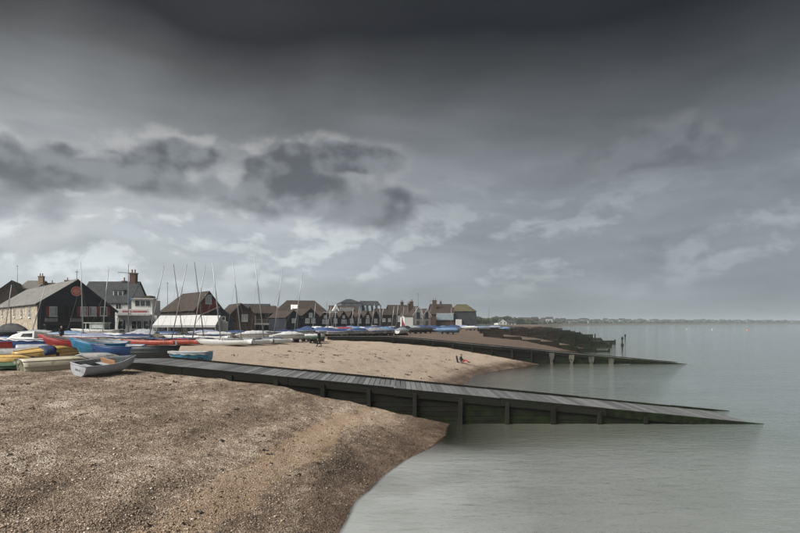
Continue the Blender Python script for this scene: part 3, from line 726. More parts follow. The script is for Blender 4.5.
fwin(sb, 112.6, 319.5, .75, .75, nx=2, nz=1); fwin(sb, 118.6, 319.5, .75, .75, nx=2, nz=1)

# --- white clubhouse with glazed upper room and banner
cl = House(); D0 = 92; cl.X0 = (117.5 - 400) / F * D0; cl.D = D0; cl.a = R(12); cl.gz = H(cl.X0, D0) - .1; cl.w = 7.0
cl.root = thing('clubhouse', 'white seafront clubhouse with glazed upper room, balcony and long banner', 'building', (cl.X0, D0, cl.gz), cl.a)
zc = lambda py: CZ + (HY - py) / F * D0 - cl.gz
def cs(px): u = (px - 400) / F; return (u * D0 - cl.X0) / (math.cos(cl.a) - u * math.sin(cl.a))
cl.front = lambda px, py: (cs(px), zc(py))
bx('wall', WHITE, cl.root, 0, cs(157), 0, 8, 0, zc(315.4))
bx('balcony_floor', WHITE, cl.root, -.2, cs(152), -1.2, 8.0, zc(315.4) + .003, zc(314.4))
ux0, ux1 = cs(130), cs(151)
bx('upper_wall', WHITE, cl.root, ux0, ux1, .9, 7, zc(314.4) + .003, zc(299.2))
o = bx('upper_window', WHITE, cl.root, cs(133.5), cs(149.4), .82, .897, zc(306.), zc(300.2))
for k in range(3):
    a_ = cs(133.5) + (cs(149.4) - cs(133.5)) * k / 3; b_ = cs(133.5) + (cs(149.4) - cs(133.5)) * (k + 1) / 3
    bx('pane', GLASS, o, a_ + .07, b_ - .07, .79, .817, zc(305.7), zc(300.5))
rt = zc(299.2)
MB().slab((ux0 - .3, .5, rt), (ux1 + .3, .5, rt), (ux1 + .3, 4., rt + .25), (ux0 - .3, 4., rt + .25), .12).build('flat_roof', GREYRENDER, cl.root)
MB().prism([(cs(129), rt + .1), (cs(146), rt + .1), (cs(145), zc(294.2)), (cs(139.5), zc(294.4))], 4.1, 7.5, 'xz').build('roof', MOSSY, cl.root)
railing(cl.root, WHITE, -.1, cs(151.8), -1.1, zc(314.4), zc(309.0), 30)
bn = tag(MB().box(cs(118.5) , cs(151.), -1.24, -1.19, zc(313.6), zc(309.4)).build('banner', BANNER), 'long white banner with red lettering along the clubhouse balcony', 'banner')
bn.location = cl.root.location; bn.rotation_euler = cl.root.rotation_euler
lt = MB(); x = cs(124.5)
while x < cs(150):
    ww = random.uniform(.06, .14); lt.box(x, x + ww, -1.256, -1.243, zc(312.3), zc(310.7)); x += ww + random.choice((.04, .04, .05, .16))
lt.build('lettering', mat('letter_red', (.50, .05, .04), .6), bn)
for px, k in ((121, .55), (127.5, 0), (134.2, .9), (139.5, .9), (146, .9), (152, .8)):
    if k == 0: continue
    s, z = cs(px), zc(325.); window(cl, 'front', s, z, .9 if k > .6 else .7, 1.5, nx=1, nz=2, pane=GLASS)
for px in (136.8, 143.): bx('door', mat('navy_door', (.03, .035, .05), .5), cl.root, cs(px) - .42, cs(px) + .42, -.07, -.004, .05, 2.1)

# flagstaff with yard
fp = at(128.4, 322, 86); fg = H(fp.x, fp.y)
fs = thing('flagstaff', 'tall white flagstaff with crossing yard in front of the clubhouse', 'flagpole', (fp.x, fp.y, fg))
top = at(128.6, 264, 86).z - fg; yz = at(128, 272.6, 86).z - fg
MB().tube([(0, 0, -.2), (0, 0, top * .7), (0, 0, top)], [.09, .07, .04], 8).build('pole', ALU, fs)
MB().tube([(-1.65, 0, yz + .05), (1.65, 0, yz - .12)], .05, 6).build('yard', DARKMAST, fs)
MB().tube([(0, 0, yz + .4), (1.0, .1, yz + .95)], .02, 6).build('gaff', ALU, fs)
for a_ in ((-1.6, 0, yz), (1.6, 0, yz - .1)): MB().tube([a_, (a_[0] * .1, 0, 2.)], .008, 5).build('halyard', ROPE, fs)
fl_ = MB(); nx_ = 8
fl_.add([( .03 + .09 * math.sin(j * 1.1) * (j / 6) + i * .045, .03 * math.sin(i * 1.2 + j), yz - 3.9 - .25 * j) for i in range(nx_) for j in range(6)],
        [(i * 6 + j, (i + 1) * 6 + j, (i + 1) * 6 + j + 1, i * 6 + j + 1) for i in range(nx_ - 1) for j in range(5)])
flag = fl_.build('flag', mat('flag_blue', (.05, .12, .19), .8), None, True); sm = flag.modifiers.new('thick', 'SOLIDIFY'); sm.thickness = .01
tag(flag, 'limp blue flag hanging from the flagstaff', 'flag'); flag.location = fs.location

# --- marquee
mp = (152.5 - 400) / F * 84; mg = H(mp, 84)
mq = thing('marquee', 'open sided white marquee between the clubhouse and the white van', 'marquee', (mp, 84, mg), R(8))
mw = 9.6; e0 = CZ + (HY - 325.4) / F * 84 - mg; r0 = CZ + (HY - 315.6) / F * 88 - mg
for i in range(3):
    a_, b_ = mw * i / 3, mw * (i + 1) / 3
    MB().slab((a_ + .005, -.1, e0), (b_ - .005, -.1, e0), (b_ - .005, 4., r0 + (.12 if i == 1 else 0)), (a_ + .005, 4., r0), .03).build('roof_panel', CANVAS, mq)
    MB().slab((b_ - .005, 8.1, e0), (a_ + .005, 8.1, e0), (a_ + .005, 4., r0), (b_ - .005, 4., r0), .03).build('roof_panel', CANVAS, mq)
    MB().box(a_ + .01, b_ - .01, -.12, -.09, e0 - .32, e0 - .005).build('valance', CANVAS, mq)
MB().add([(0, -.1, e0), (0, 8.1, e0), (0, 4, r0), (.03, -.1, e0), (.03, 8.1, e0), (.03, 4, r0)], [(0, 1, 2), (3, 5, 4), (0, 3, 4, 1), (1, 4, 5, 2), (2, 5, 3, 0)]).build('gable_end', CANVAS, mq)
MB().add([(mw, -.1, e0), (mw, 8.1, e0), (mw, 4, r0), (mw - .03, -.1, e0), (mw - .03, 8.1, e0), (mw - .03, 4, r0)], [(0, 1, 2), (3, 5, 4), (0, 3, 4, 1), (1, 4, 5, 2), (2, 5, 3, 0)]).build('gable_end', CANVAS, mq)
for i in range(4):
    for y in (0., 8.): MB().tube([(mw * i / 3 + (.06 if i == 0 else -.06 if i == 3 else 0), y, 0), (mw * i / 3 + (.06 if i == 0 else -.06 if i == 3 else 0), y, e0 - .01)], .05, 8).build('pole', WHITE, mq)

# --- houses along the front, receding to the right
rb = house('red_gabled_house', 'house with steep brown tiled roof and red brick gable behind the marquee', 'house', 195, 222.5, 108, 42, 21, 309.5, 292.2, DARKTIMBER, TILE, hip=6.)
MB().prism([(.1, rb.ze - 1.2), (rb.w - .1, rb.ze - 1.2), (rb.w - .1, rb.ze - .1), (rb.w / 2, rb.za - .25), (.1, rb.ze - .1)], -.05, -.004, 'xz').build('red_gable', REDBRICK, rb.root)
fwin(rb, 208.3, 299.2, 1.3, 1.9, nx=1, nz=2, pane=PALEGLASS, out=.052)
bs = house('black_shed', 'long low black weatherboarded shed behind the white van', 'shed', 193, 234, 98, 25, 7, 319.5, 307.6, BLACKB, DARKTIMBER, apex=.66)
fwin(bs, 223.5, 318.5, .7, .8, nx=1, nz=1)
gb = house('brick_cottage', 'brown brick cottage with tiled roof and one large pale window', 'house', 231, 254.5, 112, 30, 11, 314., 304.2, BRICK, TILE, apex=.42)
fwin(gb, 244.7, 317.8, 1.25, 1.5, nx=2, nz=1, pane=PALEGLASS)
bargeboards(gb, .42, DARKTIMBER)
sh = house('slate_terrace', 'dark slate roofed terrace rising behind the brick cottage', 'house', 240, 268, 138, 10, 9, 316., 304.6, GREYRENDER, SLATE, ridge='x')
bh = house('balcony_house', 'dark timber house with brown roof and deep shaded balcony', 'house', 256, 278, 122, 25, 10, 313., 306.6, DARKTIMBER, TILE, ridge='x', over=.6)
s0, zz = bh.front(266.2, 323.2); s1 = bh.w - .2
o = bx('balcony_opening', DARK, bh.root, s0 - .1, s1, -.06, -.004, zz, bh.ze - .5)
bx('glazing', GLASS, o, s0 + .2, s1 - .3, -.09, -.062, zz + .2, bh.ze - .8)
bx('balcony_floor', WHITE, bh.root, -.3, bh.w, -1.3, -.01, zz - .35, zz - .02); railing(bh.root, GREYRENDER, -.2, bh.w - .1, -1.2, zz - .02, zz + .9, 14)
br = house('long_tiled_house', 'large house with long brown tiled roof and skylight above the black huts', 'house', 272, 330, 150, 12, 13, 314, 301.2, BRICK, TILE, ridge='x', hip=4.)
s, z = br.front(294.5, 306); o = MB().slab((s - 1, 1.7, br.ze + .75), (s + 1.1, 1.7, br.ze + .75), (s + 1.1, 3.6, br.ze + 2.2), (s - 1, 3.6, br.ze + 2.2), .12).build('skylight', WHITE, br.root)
o.location.z = (br.za - br.ze) / 6.5 * 1.7 - .75 + .2
br2 = house('second_tiled_house', 'brown tiled house with small white gable at its front, right of the skylight roof', 'house', 331, 358, 168, 12, 11, 314.5, 306.2, BRICK, TILE, ridge='x')
s, z = br2.front(336, 309.5); 
o = MB().prism([(s - 1.5, z - 2.2), (s + 1.5, z - 2.2), (s + 1.5, z - .9), (s, z + 1.5), (s - 1.5, z - .9)], -.4, 3., 'xz').build('white_gable', WHITE, br2.root)
bx('pane', GLASS, o, s - .4, s + .4, -.44, -.405, z - 1.1, z)
s, z = br2.front(346, 310.5); bx('roof_box', GREYRENDER, br2.root, s - 1.6, s + 2.4, .5, 3, z - 1.5, z + 1.)

hut_words = ['leftmost black gabled hut, showing a broad brown roof slope', 'second black gabled hut, with three small white windows', 'third black gabled hut, with one window above a pair', 'fourth black gabled hut, narrow with a single lit window',
             'fifth black gabled hut, with a wide double window', 'sixth black gabled hut, plain with one window', 'seventh black gabled hut, its window low in the wall', 'eighth black gabled hut, with two windows one above the other', 'ninth and rightmost black gabled hut of the row']
hut_px = [(286, 301, 311), (302.5, 318.5, 309), (318.5, 331.5, 312), (331.5, 339, 313), (339, 348, 312), (348, 355, 312.6), (355, 363.5, 312.4), (363.5, 371.5, 311.6), (371.5, 379.5, 311.8)]
Dn = 112.
for i, (xl, xr, ya) in enumerate(hut_px):
    hh = house('black_hut', hut_words[i], 'hut', xl + .15, xr, Dn, 38, 8.5, ya + 6.8, ya, BLACKB, TILE, over=.12, group='row of black gabled huts behind the dinghy park')
    c = (xl + xr) / 2
    sx = hh.w / 2
    def hw(fx, py, a_, b_, **k): window(hh, 'front', hh.w * fx, CZ + (HY - py) / F * hh.D - hh.gz, a_, b_, frame=WHITE, pane=PALEGLASS, nz=1, **k)
    if i == 1: hw(.5, 315, .8, .95, nx=1); hw(.30, 320.6, .95, 1., nx=2); hw(.66, 320.6, .95, 1., nx=2)
    elif i in (2, 4): hw(.5, 316.6, .6, .6, nx=1); hw(.42, 321.4, .8, .9, nx=2); hw(.64, 321.4, .8, .9, nx=2)
    elif i == 7: hw(.5, 316.5, .7, .7, nx=1); hw(.5, 321., 1., 1., nx=2)
    elif i == 0: hw(.5, 320.5, .8, .9, nx=2)
    else: hw(.5, 320.8, .9, 1., nx=2)
    bx('door', mat('green_black_door', (.018, .035, .028), .6), hh.root, hh.w * .36, hh.w * .36 + .95, -.06, -.004, .05, 2.1)
    Dn = Dn + math.sin(R(38)) * hh.w + .12
mb_ = house('metal_clad_building', 'modern grey metal clad block rising behind the black huts', 'building', 341, 362, 210, 14, 14, 303, 299.6, ZINC, SLATE, ridge='x', over=.1, hip=3.)
mb2 = house('sawtooth_building', 'grey block with slanting glazed bays beside the metal clad block', 'building', 363, 381, 214, 18, 10, 306, 301.5, ZINC, SLATE, ridge='x', over=.1)
for k in range(4):
    s = mb2.w * (k + .5) / 4; zz = mb2.ze
    o = MB().prism([(-.05, zz - 2.6), (-1.3, zz - 2.6), (-.05, zz + .2)], s - .7, s + .5, 'yz').build('slanting_bay', ZINC, mb2.root)
    MB().slab((s - .5, -1.34, zz - 2.45), (s + .3, -1.34, zz - 2.45), (s + .3, -.15, zz + .1), (s - .5, -.15, zz + .1), .03).build('pane', BLUEGLASS, o)
dr = house('dark_terrace', 'dark boarded terrace with brown roof between the huts and the white gables', 'house', 381, 396, 158, 30, 9, 315, 309.4, DARKTIMBER, TILE, ridge='x')
dr2 = house('brown_roofed_house', 'tall brown roofed house left of the twin white gables', 'house', 391, 416, 186, 14, 9, 313.5, 305.6, DARKTIMBER, TILE, ridge='x')
chimney(dr2, dr2.w * .56, 4.5, dr2.za - 1, dr2.za + 1.3, 1., .8, 2); chimney(dr2, dr2.w * .96, 4.5, dr2.za - 1, dr2.za + 1.5, 1., .8, 2)
for px in (384, 389.5): fwin(dr, px, 320, .9, 1., pane=PALEGLASS, nz=1)
fwin(dr2, 399.8, 318.5, 1.5, 2.2, pane=PALEGLASS)
lw = house('white_annex', 'low white flat fronted annex joined to the twin white gables', 'house', 404.5, 413, 171, 10, 6, 316.8, 315.5, WHITE, TILE, ridge='x', over=.1)
wg = house('white_gabled_house', 'left of the twin white gabled houses, taller, with a black balcony', 'house', 413, 423, 173, 24, 10, 314.5, 306.8, WHITE, TILE)
wg2 = house('white_gabled_house', 'right of the twin white gabled houses, beside the brown gap', 'house', 423, 430.5, 177, 24, 10, 315., 309.2, WHITE, TILE)
for hh, px in ((wg, 418.), (wg2, 426.8)):
    fwin(hh, px, 315.2, 1.3 if hh is wg else 1., 2., pane=GLASS, frame=DARKTIMBER, nz=1)
    s, z = hh.front(px, 318.2); bx('balcony_floor', BLACKB, hh.root, s - 1.1, s + 1.1, -.9, -.01, z - .12, z); railing(hh.root, BLACKB, s - 1.05, s + 1.05, -.85, z, z + .95, 8)
    fwin(hh, px, 323, 1.2, 1.5, pane=GLASS, nz=1); bargeboards(hh, .5, WHITE)
s, z = wg.front(414.8, 303); chimney(wg, .5, 4, wg.ze, wg.za + 1.2, .9, .7, 2)
gp = house('brown_shed', 'narrow brown house in the gap right of the twin gables', 'house', 430.5, 436, 196, 5, 8, 314.5, 312, BRICK, TILE, ridge='x')
pb = house('big_roofed_building', 'large building with tall brown roof, pale upper panel and two chimneys', 'building', 433, 454, 205, 6, 12, 313.4, 304.6, BRICK, TILE, ridge='x')
a_, z0_ = pb.front(436.2, 320.); b_, z1_ = pb.front(453.2, 313.8)
bx('pale_panel', BLUEGLASS, pb.root, a_, b_, -.5, -.01, z0_, z1_)
bx('panel_frame', WHITE, pb.root, a_ - .1, b_ + .1, -.55, -.01, z1_ + .003, z1_ + .18)
chimney(pb, pb.w * .13, 3, pb.ze, pb.za + 1.6, 1.6, 1., 2); chimney(pb, pb.w * .5, 6, pb.za - 1, pb.za + 1.2, .7, .7, 1)
pm = house('mansard_building', 'grey mansard roofed block with mossy top right of the pale panel', 'building', 454.3, 476, 207, 6, 12, 311.2, 304.8, GREYRENDER, MOSSY, ridge='x', hip=2.2)
MB().slab((-.35, -.9, pm.ze - 5.2), (pm.w + .6, -.9, pm.ze - 5.2), (pm.w - .1, -.06, pm.ze - .15), (.0, -.06, pm.ze - .15), .05).build('mansard_slope', SLATE, pm.root)
s, z = pm.front(455.3, 323.5); bx('white_bay', WHITE, pm.root, s - .1, s + 2.2, -1.6, -.92, 0, z + 1.6)
wh = house('distant_white_house', 'large white house with many gables in front of the distant trees', 'house', 498, 507, 420, 10, 9, 322.4, 318.6, WHITE, SLATE, over=.3)
wh2 = house('distant_white_wing', 'lower white wing right of the distant many gabled house', 'house', 507.6, 516, 422, 10, 9, 323, 320.2, WHITE, SLATE, ridge='x', over=.3)
for k in (501, 504.5): fwin(wh, k, 322.8, 1.2, 1.5, nz=1)
for k in (510, 513): fwin(wh2, k, 324, 1.4, 1.5, nz=1)

# white van parked before the black shed
vp = (196.5 - 400) / F * 90; vg = H(vp, 90)
van = thing('white_van', 'white panel van parked between the marquee and the black shed', 'van', (vp, 89.3, vg), R(-4))
vw = 4.9
MB().prism([(0, .45), (vw, .45), (vw, 2.05), (vw - .15, 2.2), (1.35, 2.2), (.75, 1.35), (.08, 1.1)], 0, 1.95, 'xz').build('body', GEL, van)
MB().prism([(1.28, 1.98), (1.08, 1.68), (.86, 1.40), (1.55, 1.40), (1.55, 1.98)], -.012, -.003, 'xz').build('side_window', GLASS, van)
MB().slab((.72, .15, 1.40), (.72, 1.8, 1.40), (1.30, 1.8, 2.14), (1.30, .15, 2.14), -.02).build('windscreen', GLASS, van)
bx('bumper', RUBBER, van, -.08, .1, .05, 1.9, .35, .6)
for y in (.3, 1.55): bx('headlight', PALEGLASS, van, .02, .12, y - .15, y + .15, .8, 1.02)
for x in (.95, vw - .95):
    for y in (-.02, 1.77):
        wl = MB().tube([(x, y, .34), (x, y + .2, .34)], .34, 18).build('wheel', RUBBER, van)
        MB().tube([(x, y - .01, .34), (x, y + .02, .34)], .19, 12).build('hub', ALU, wl)
bx('door_line', GREYRENDER, van, 1.70, 1.72, -.008, -.003, .5, 2.1)

# thin aerials and poles on the roofs
for px, y0, y1, D, lab in ((17.4, 265, 290, 132, 'thin aerial pole over the far left roofs'), (76.8, 270, 283, 84, 'slim pole with small head above the black gable'), (418.2, 293, 312, 190, 'tall thin aerial above the twin white gables'),
                           (430.2, 300, 314, 200, 'short thin aerial in the gap beside the big roof'), (489, 307, 325, 420, 'lone thin mast above the distant trees'), (167.5, 282, 305, 130, 'thin aerial pole left of the red gable roof')):
    p = at(px, y1, D); q = at(px, y0, D); t = thing('aerial', lab, 'aerial', (p.x, p.y, p.z - (2.5 if D > 400 else .8)))
    MB().tube([(0, 0, 0), (0, 0, q.z - t.location.z)], [.06 if D < 300 else .16, .03 if D < 300 else .08], 6).build('pole', DARKMAST, t)
    MB().box(-.25, .25, -.03, .03, q.z - t.location.z - .35, q.z - t.location.z - .28).build('crossbar', DARKMAST, t)

# ------------------------------------------------------------------ boats
def hull_pts(L, B, Dp, transom=.72, rise=.28, n=14, m=6, full=.42):
    secs = []
    for i in range(n + 1):
        t = i / n
        if t < full: k = t / full; b = B / 2 * (transom + (1 - transom) * math.sin(k * math.pi / 2))
        else: k = (t - full) / (1 - full); b = B / 2 * max(.012, (1 - k ** 2.3))
        sh_ = Dp * (1 + rise * t ** 2.2 + .06 * (1 - t) ** 2)
        ke = Dp * .70 * max(0, (t - .70) / .30) ** 2.2
        sec = []
        for j in range(-m, m + 1):
            a = abs(j) / m * math.pi / 2
            yy = b * math.sin(a) ** .62 * (1 if j > 0 else -1 if j < 0 else 0)
            zz = ke + (sh_ - ke) * (1 - math.cos(a)) ** .92
            xx = t * L + (.10 * L * max(0, (t - .75) / .25) ** 2 * (zz / (Dp * (1 + rise)))) - L / 2
            sec.append((xx, yy, zz))
        secs.append(sec)
    return secs
def boat(name, label, cat, px, py, L, B, Dp, yaw, hullm, inner=None, rimm=None, heel=0., pitch=0., upturned=False, thwarts=2, cover=None, cover_h=.22, transom=.72, rise=.28, group=None, dz=0., keelm=None, loc=None, strakes=False, sternm=None, trans_part=True, cradle=False):
    g = Vector(loc) if loc is not None else hit(px, py)
    r = thing(name, label, cat, (g.x, g.y, g.z), R(yaw), group=group)
    body = Matrix.Rotation(R(heel), 4, 'X') @ Matrix.Rotation(R(-pitch), 4, 'Y')
    secs = hull_pts(L, B, Dp, transom, rise); n = len(secs); k = len(secs[0])
    if upturned:
        top = Dp * 1.03
        fl = Matrix.Translation((0, 0, top - .02)) @ Matrix.Rotation(math.pi, 4, 'X')
    else: fl = Matrix.Identity(4)
    lift = Matrix.Translation((0, 0, dz + (-.02 if not upturned else 0)))
    if cradle: lift = Matrix.Translation((0, 0, .28))
    M = lift @ body @ fl
    P = lambda p: tuple(M @ Vector(p))
    vs = [P(p) for s in secs for p in s]
    fs = [(i * k + j, i * k + j + 1, (i + 1) * k + j + 1, (i + 1) * k + j) for i in range(n - 1) for j in range(k - 1)]
    mb = MB().add(vs, fs); mats = [hullm, inner or hullm]
    o = mb.build('hull', mats, r, True)
    sm = o.modifiers.new('thickness', 'SOLIDIFY'); sm.thickness = .03; sm.offset = -1; sm.material_offset = 1 if inner else 0; sm.use_even_offset = False
    # transom
    tv = secs[0]; tvs = [P(p) for p in tv] + [P((p[0] + .035, p[1] * .98, p[2])) for p in tv]
    MB().add(tvs, [tuple(range(k))[::-1], tuple(range(k, 2 * k))] + [(i, i + 1, i + 1 + k, i + k) for i in range(k - 1)] + [(k - 1, 0, k, 2 * k - 1)]).build('transom', sternm or hullm, r)
    # gunwale
    rimm = rimm or hullm
    gw = MB()
    for sgn in (0, k - 1):
        gw.tube([P((s[sgn][0], s[sgn][1] * 1.0, s[sgn][2] + .005)) for s in secs], .028, 6)
    gw.tube([P((secs[0][0][0], secs[0][0][1], secs[0][0][2])), P((secs[0][-1][0], secs[0][-1][1], secs[0][-1][2]))], .026, 6)
    gw.build('gunwale', rimm, r, True)
    # keel strip
    mid = k // 2
    MB().tube([P((s[mid][0], 0, s[mid][2] - .012)) for s in secs], .022, 5).build('keel', keelm or rimm, r)
    if strakes:
        for lev in (2, 4):
            sk = MB()
            for sgn in (mid - lev, mid + lev): sk.tube([P((s[sgn][0], s[sgn][1] * 1.012, s[sgn][2] - .004)) for s in secs], .013, 5)
            sk.build('strake', keelm or hullm, r)
    if not upturned and cover is None:
        for q in range(thwarts):
            t = (.22, .5, .76)[q] if thwarts > 1 else .45
            i = int(t * (n - 1)); s = secs[i]; hw = abs(s[0][1]) * .93; zz = s[0][2] * .70
            MB().add([P(p) for p in ((s[0][0] - .13, -hw, zz), (s[0][0] + .13, -hw * .98, zz), (s[0][0] + .13, hw * .98, zz), (s[0][0] - .13, hw, zz), (s[0][0] - .13, -hw, zz + .03), (s[0][0] + .13, -hw * .98, zz + .03), (s[0][0] + .13, hw * .98, zz + .03), (s[0][0] - .13, hw, zz + .03))],
                     [(0, 3, 2, 1), (4, 5, 6, 7), (0, 1, 5, 4), (1, 2, 6, 5), (2, 3, 7, 6), (3, 0, 4, 7)]).build('thwart', rimm, r)
    if cover is not None:
        cv = []; J = 8
        for i, s in enumerate(secs):
            t = i / (n - 1); hw = abs(s[0][1]) * 1.03 + .01; zs = s[0][2] + .015
            ridge = cover_h * (1 - abs(2 * t - .9) ** 2.5) + .03 * math.sin(i * 2.1)
            for j in range(J + 1):
                v = -1 + 2 * j / J
                drop = -.16 - .04 * math.sin(i * 1.7) if abs(v) == 1 else 0
                vv = max(-1, min(1, v * 1.12)); cv.append(P((s[0][0], vv * hw, zs + max(0, ridge) * (1 - abs(vv) ** 1.3) + drop)))
        cf = [(i * (J + 1) + j, i * (J + 1) + j + 1, (i + 1) * (J + 1) + j + 1, (i + 1) * (J + 1) + j) for i in range(n - 1) for j in range(J)]
        c = MB().add(cv, cf).build('cover', cover, r, True); q = c.modifiers.new('thickness', 'SOLIDIFY'); q.thickness = .012
    if cradle:
        for x in (-L * .25, L * .2):
            MB().box(x - .06, x + .06, -B * .42, B * .42, 0, .30).build('chock', DARKTIMBER, r)
    r['_M'] = 0; del r['_M']
    return r, M, secs
def bm(name, c, rough=.45, dirt=.3, d=None): return mat(name, c, rough, .12, 2., spec=.45, dirt=(d or tuple(x * .45 for x in c), dirt, 3.))
CREAM = bm('cream_hull', (.56, .51, .39), .5, .30, (.34, .29, .19)); YELLOW = bm('straw_yellow_hull', (.56, .37, .13), .5, .25)
GREYH = bm('grey_hull', (.36, .38, .41), .5, .3, (.22, .22, .22)); GREYIN = bm('grey_inside', (.26, .27, .28), .6, .35)
BLUEH = bm('navy_blue_hull', (.012, .052, .17), .4); TEAL = bm('teal_hull', (.018, .16, .29), .4); REDH = bm('red_hull', (.30, .030, .028), .45)
CHARCOAL = bm('charcoal_hull', (.028, .036, .042), .5); LBLUE = bm('light_blue_hull', (.03, .21, .36), .45); GREENH = bm('green_hull', (.03, .095, .055), .6)
PALEGREY = bm('pale_grey_hull', (.34, .34, .33), .5); ORANGE = bm('orange_red_hull', (.30, .050, .028), .45); SCARLET = bm('scarlet_hull', (.36, .036, .028), .45)
BLUEC = bm('blue_cover', (.030, .066, .165), .7); NAVYC = bm('navy_cover', (.018, .035, .10), .75); GREYC = bm('grey_cover', (.26, .28, .30), .75); WHITEC = bm('white_cover', (.55, .56, .56), .7)
PALEBLUEC = bm('pale_blue_cover', (.11, .19, .30), .7); BLACKC = bm('black_cover', (.02, .022, .025), .75); REDC = bm('red_cover', (.30, .04, .035), .7); GREENC = bm('green_cover', (.05, .10, .05), .75); LAVC = bm('faded_blue_cover', (.20, .225, .33), .75)

# 1 grey dinghy, open, nearest on the right of the heap
r, M, secs = boat('dinghy', 'grey open dinghy with brown board inside, nearest the slipway', 'dinghy', 105, 372.2, 2.75, 1.32, .50, 66, GREYH, GREYIN, GREYH, heel=9, pitch=2, rise=.36, thwarts=2, transom=.80)
bd = MB().box(-.46, .46, -.02, .02, -.02, .44).build('loose_board', WOOD)
tag(bd, 'brown plywood board leaning inside the grey dinghy', 'board'); bd.matrix_world = Matrix.Translation(r.location) @ Matrix.Rotation(R(66), 4, 'Z') @ M @ Matrix.Translation((.22, 0, .24)) @ Matrix.Rotation(R(90 + 4), 4, 'Z') @ Matrix.Rotation(R(-20), 4, 'X')
lt = MB()
for k in range(4):
    q = -.17 + .09 * k; lt.add([tuple(M @ Vector((secs[0][0][0] - .006, q + a, .24 + b))) for a, b in ((0, 0), (.05, 0), (.05, .10), (0, .10))], [(0, 1, 2, 3)] if k != 1 else [(0, 1, 2)])
lt.build('stern_lettering', mat('dark_lettering', (.05, .055, .06), .7), r)
# 2 cream upturned boat with weedy stern
WEEDY = mat('weedy_stern', (.30, .28, .20), .7, .2, 3., dirt=((.035, .042, .022), .75, 4.))
boat('upturned_boat', 'cream upturned boat with weed stained stern at the front of the heap', 'boat', 57, 368.8, 3.5, 1.45, .60, 60, CREAM, None, CREAM, upturned=True, heel=5, transom=.85, keelm=mat('worn_keel', (.30, .28, .22), .7), strakes=True, sternm=WEEDY)
# 3 yellow upturned boat with a navy cloth over it
r3, M3, s3 = boat('upturned_boat', 'straw yellow upturned boat with a navy cloth thrown over it', 'boat', 45, 359.6, 3.1, 1.25, .54, 56, YELLOW, None, mat('dark_rubbing_strip', (.05, .04, .03), .7), upturned=True, heel=14, pitch=7, dz=.20, transom=.62, strakes=True, keelm=mat('brown_keel', (.16, .11, .06), .6))
cv = []
for i in range(6, 10):
    s = s3[i]
    for j in range(len(s)): cv.append(tuple(M3 @ Vector((s[j][0] + (.05 * math.sin(j * 1.9)), s[j][1] * 1.05, s[j][2] - .03 - .012 * math.sin(i * 2 + j * 1.3)))))
kk = len(s3[0]); c = MB().add(cv, [(i * kk + j, i * kk + j + 1, (i + 1) * kk + j + 1, (i + 1) * kk + j) for i in range(3) for j in range(3, kk - 3)]).build('navy_cloth', NAVYC, None, True)
c.matrix_world = Matrix.Translation(r3.location) @ Matrix.Rotation(R(56), 4, 'Z'); tag(c, 'navy cloth draped over the yellow upturned boat', 'cloth'); q = c.modifiers.new('t', 'SOLIDIFY'); q.thickness = .015
bx('trestle', DARKTIMBER, r3, .35, .50, -.6, .6, -.02, .42)
bx('trestle', DARKTIMBER, r3, -.95, -.80, -.6, .6, -.02, .26)
# 4 others in the heap
boat('upturned_boat', 'ochre upturned boat cut off by the left edge', 'boat', 3, 363.0, 2.9, 1.25, .46, 22, YELLOW, None, CHARCOAL, upturned=True, heel=8, strakes=True)
boat('upturned_boat', 'pale grey upturned boat behind the ochre one at the left edge', 'boat', 12, 355.2, 3.2, 1.3, .44, 28, PALEGREY, None, PALEGREY, upturned=True, heel=5)
boat('upturned_boat', 'small grey upturned pram resting behind the yellow boat', 'boat', 36, 353.2, 2.3, 1.15, .62, 30, GREYH, None, GREYH, upturned=True, heel=5)
boat('upturned_boat', 'flat grey upturned boat between the cream hull and the teal boat', 'boat', 93, 357.8, 2.6, 1.2, .30, 20, PALEGREY, None, PALEGREY, upturned=True)
boat('small_boat', 'small dark green boat beside the weedy stern of the cream hull', 'boat', 14, 369.6, 1.9, .95, .26, 18, GREENH, GREENH, GREENH, heel=5, cover=GREENC, cover_h=.06)
# 5 blue cabin boat
r5, M5, s5 = boat('cabin_boat', 'navy hulled cabin boat with white cuddy and side window', 'boat', 26, 351.5, 3.5, 1.5, .86, 183, BLUEH, None, GEL, heel=5, rise=.20, cover=GEL, cover_h=.05, strakes=False)
cb = MB(); prof = [(-.85, .84), (1.05, .90), (.72, 1.20), (.0, 1.44), (-.80, 1.48)]
cb.add([tuple(M5 @ Vector((x, y * (1 if z < 1 else .80), z))) for y in (-.58, .58) for x, z in prof], [(0, 1, 2, 3, 4), (9, 8, 7, 6, 5)] + [(i, i + 5, (i + 1) % 5 + 5, (i + 1) % 5) for i in range(5)])
cab = cb.build('cabin', GEL, r5)
for y in (-.535, .535):
    sg_ = 1 if y > 0 else -1
    MB().add([tuple(M5 @ Vector((x, sg_ * (.585 - .12 * max(0, (z - .90)) / .5 + .012), z))) for x, z in ((-.70, 1.06), (.10, 1.08), (-.02, 1.30), (-.68, 1.34))], [(0, 1, 2, 3)]).build('side_window', GLASS, cab)
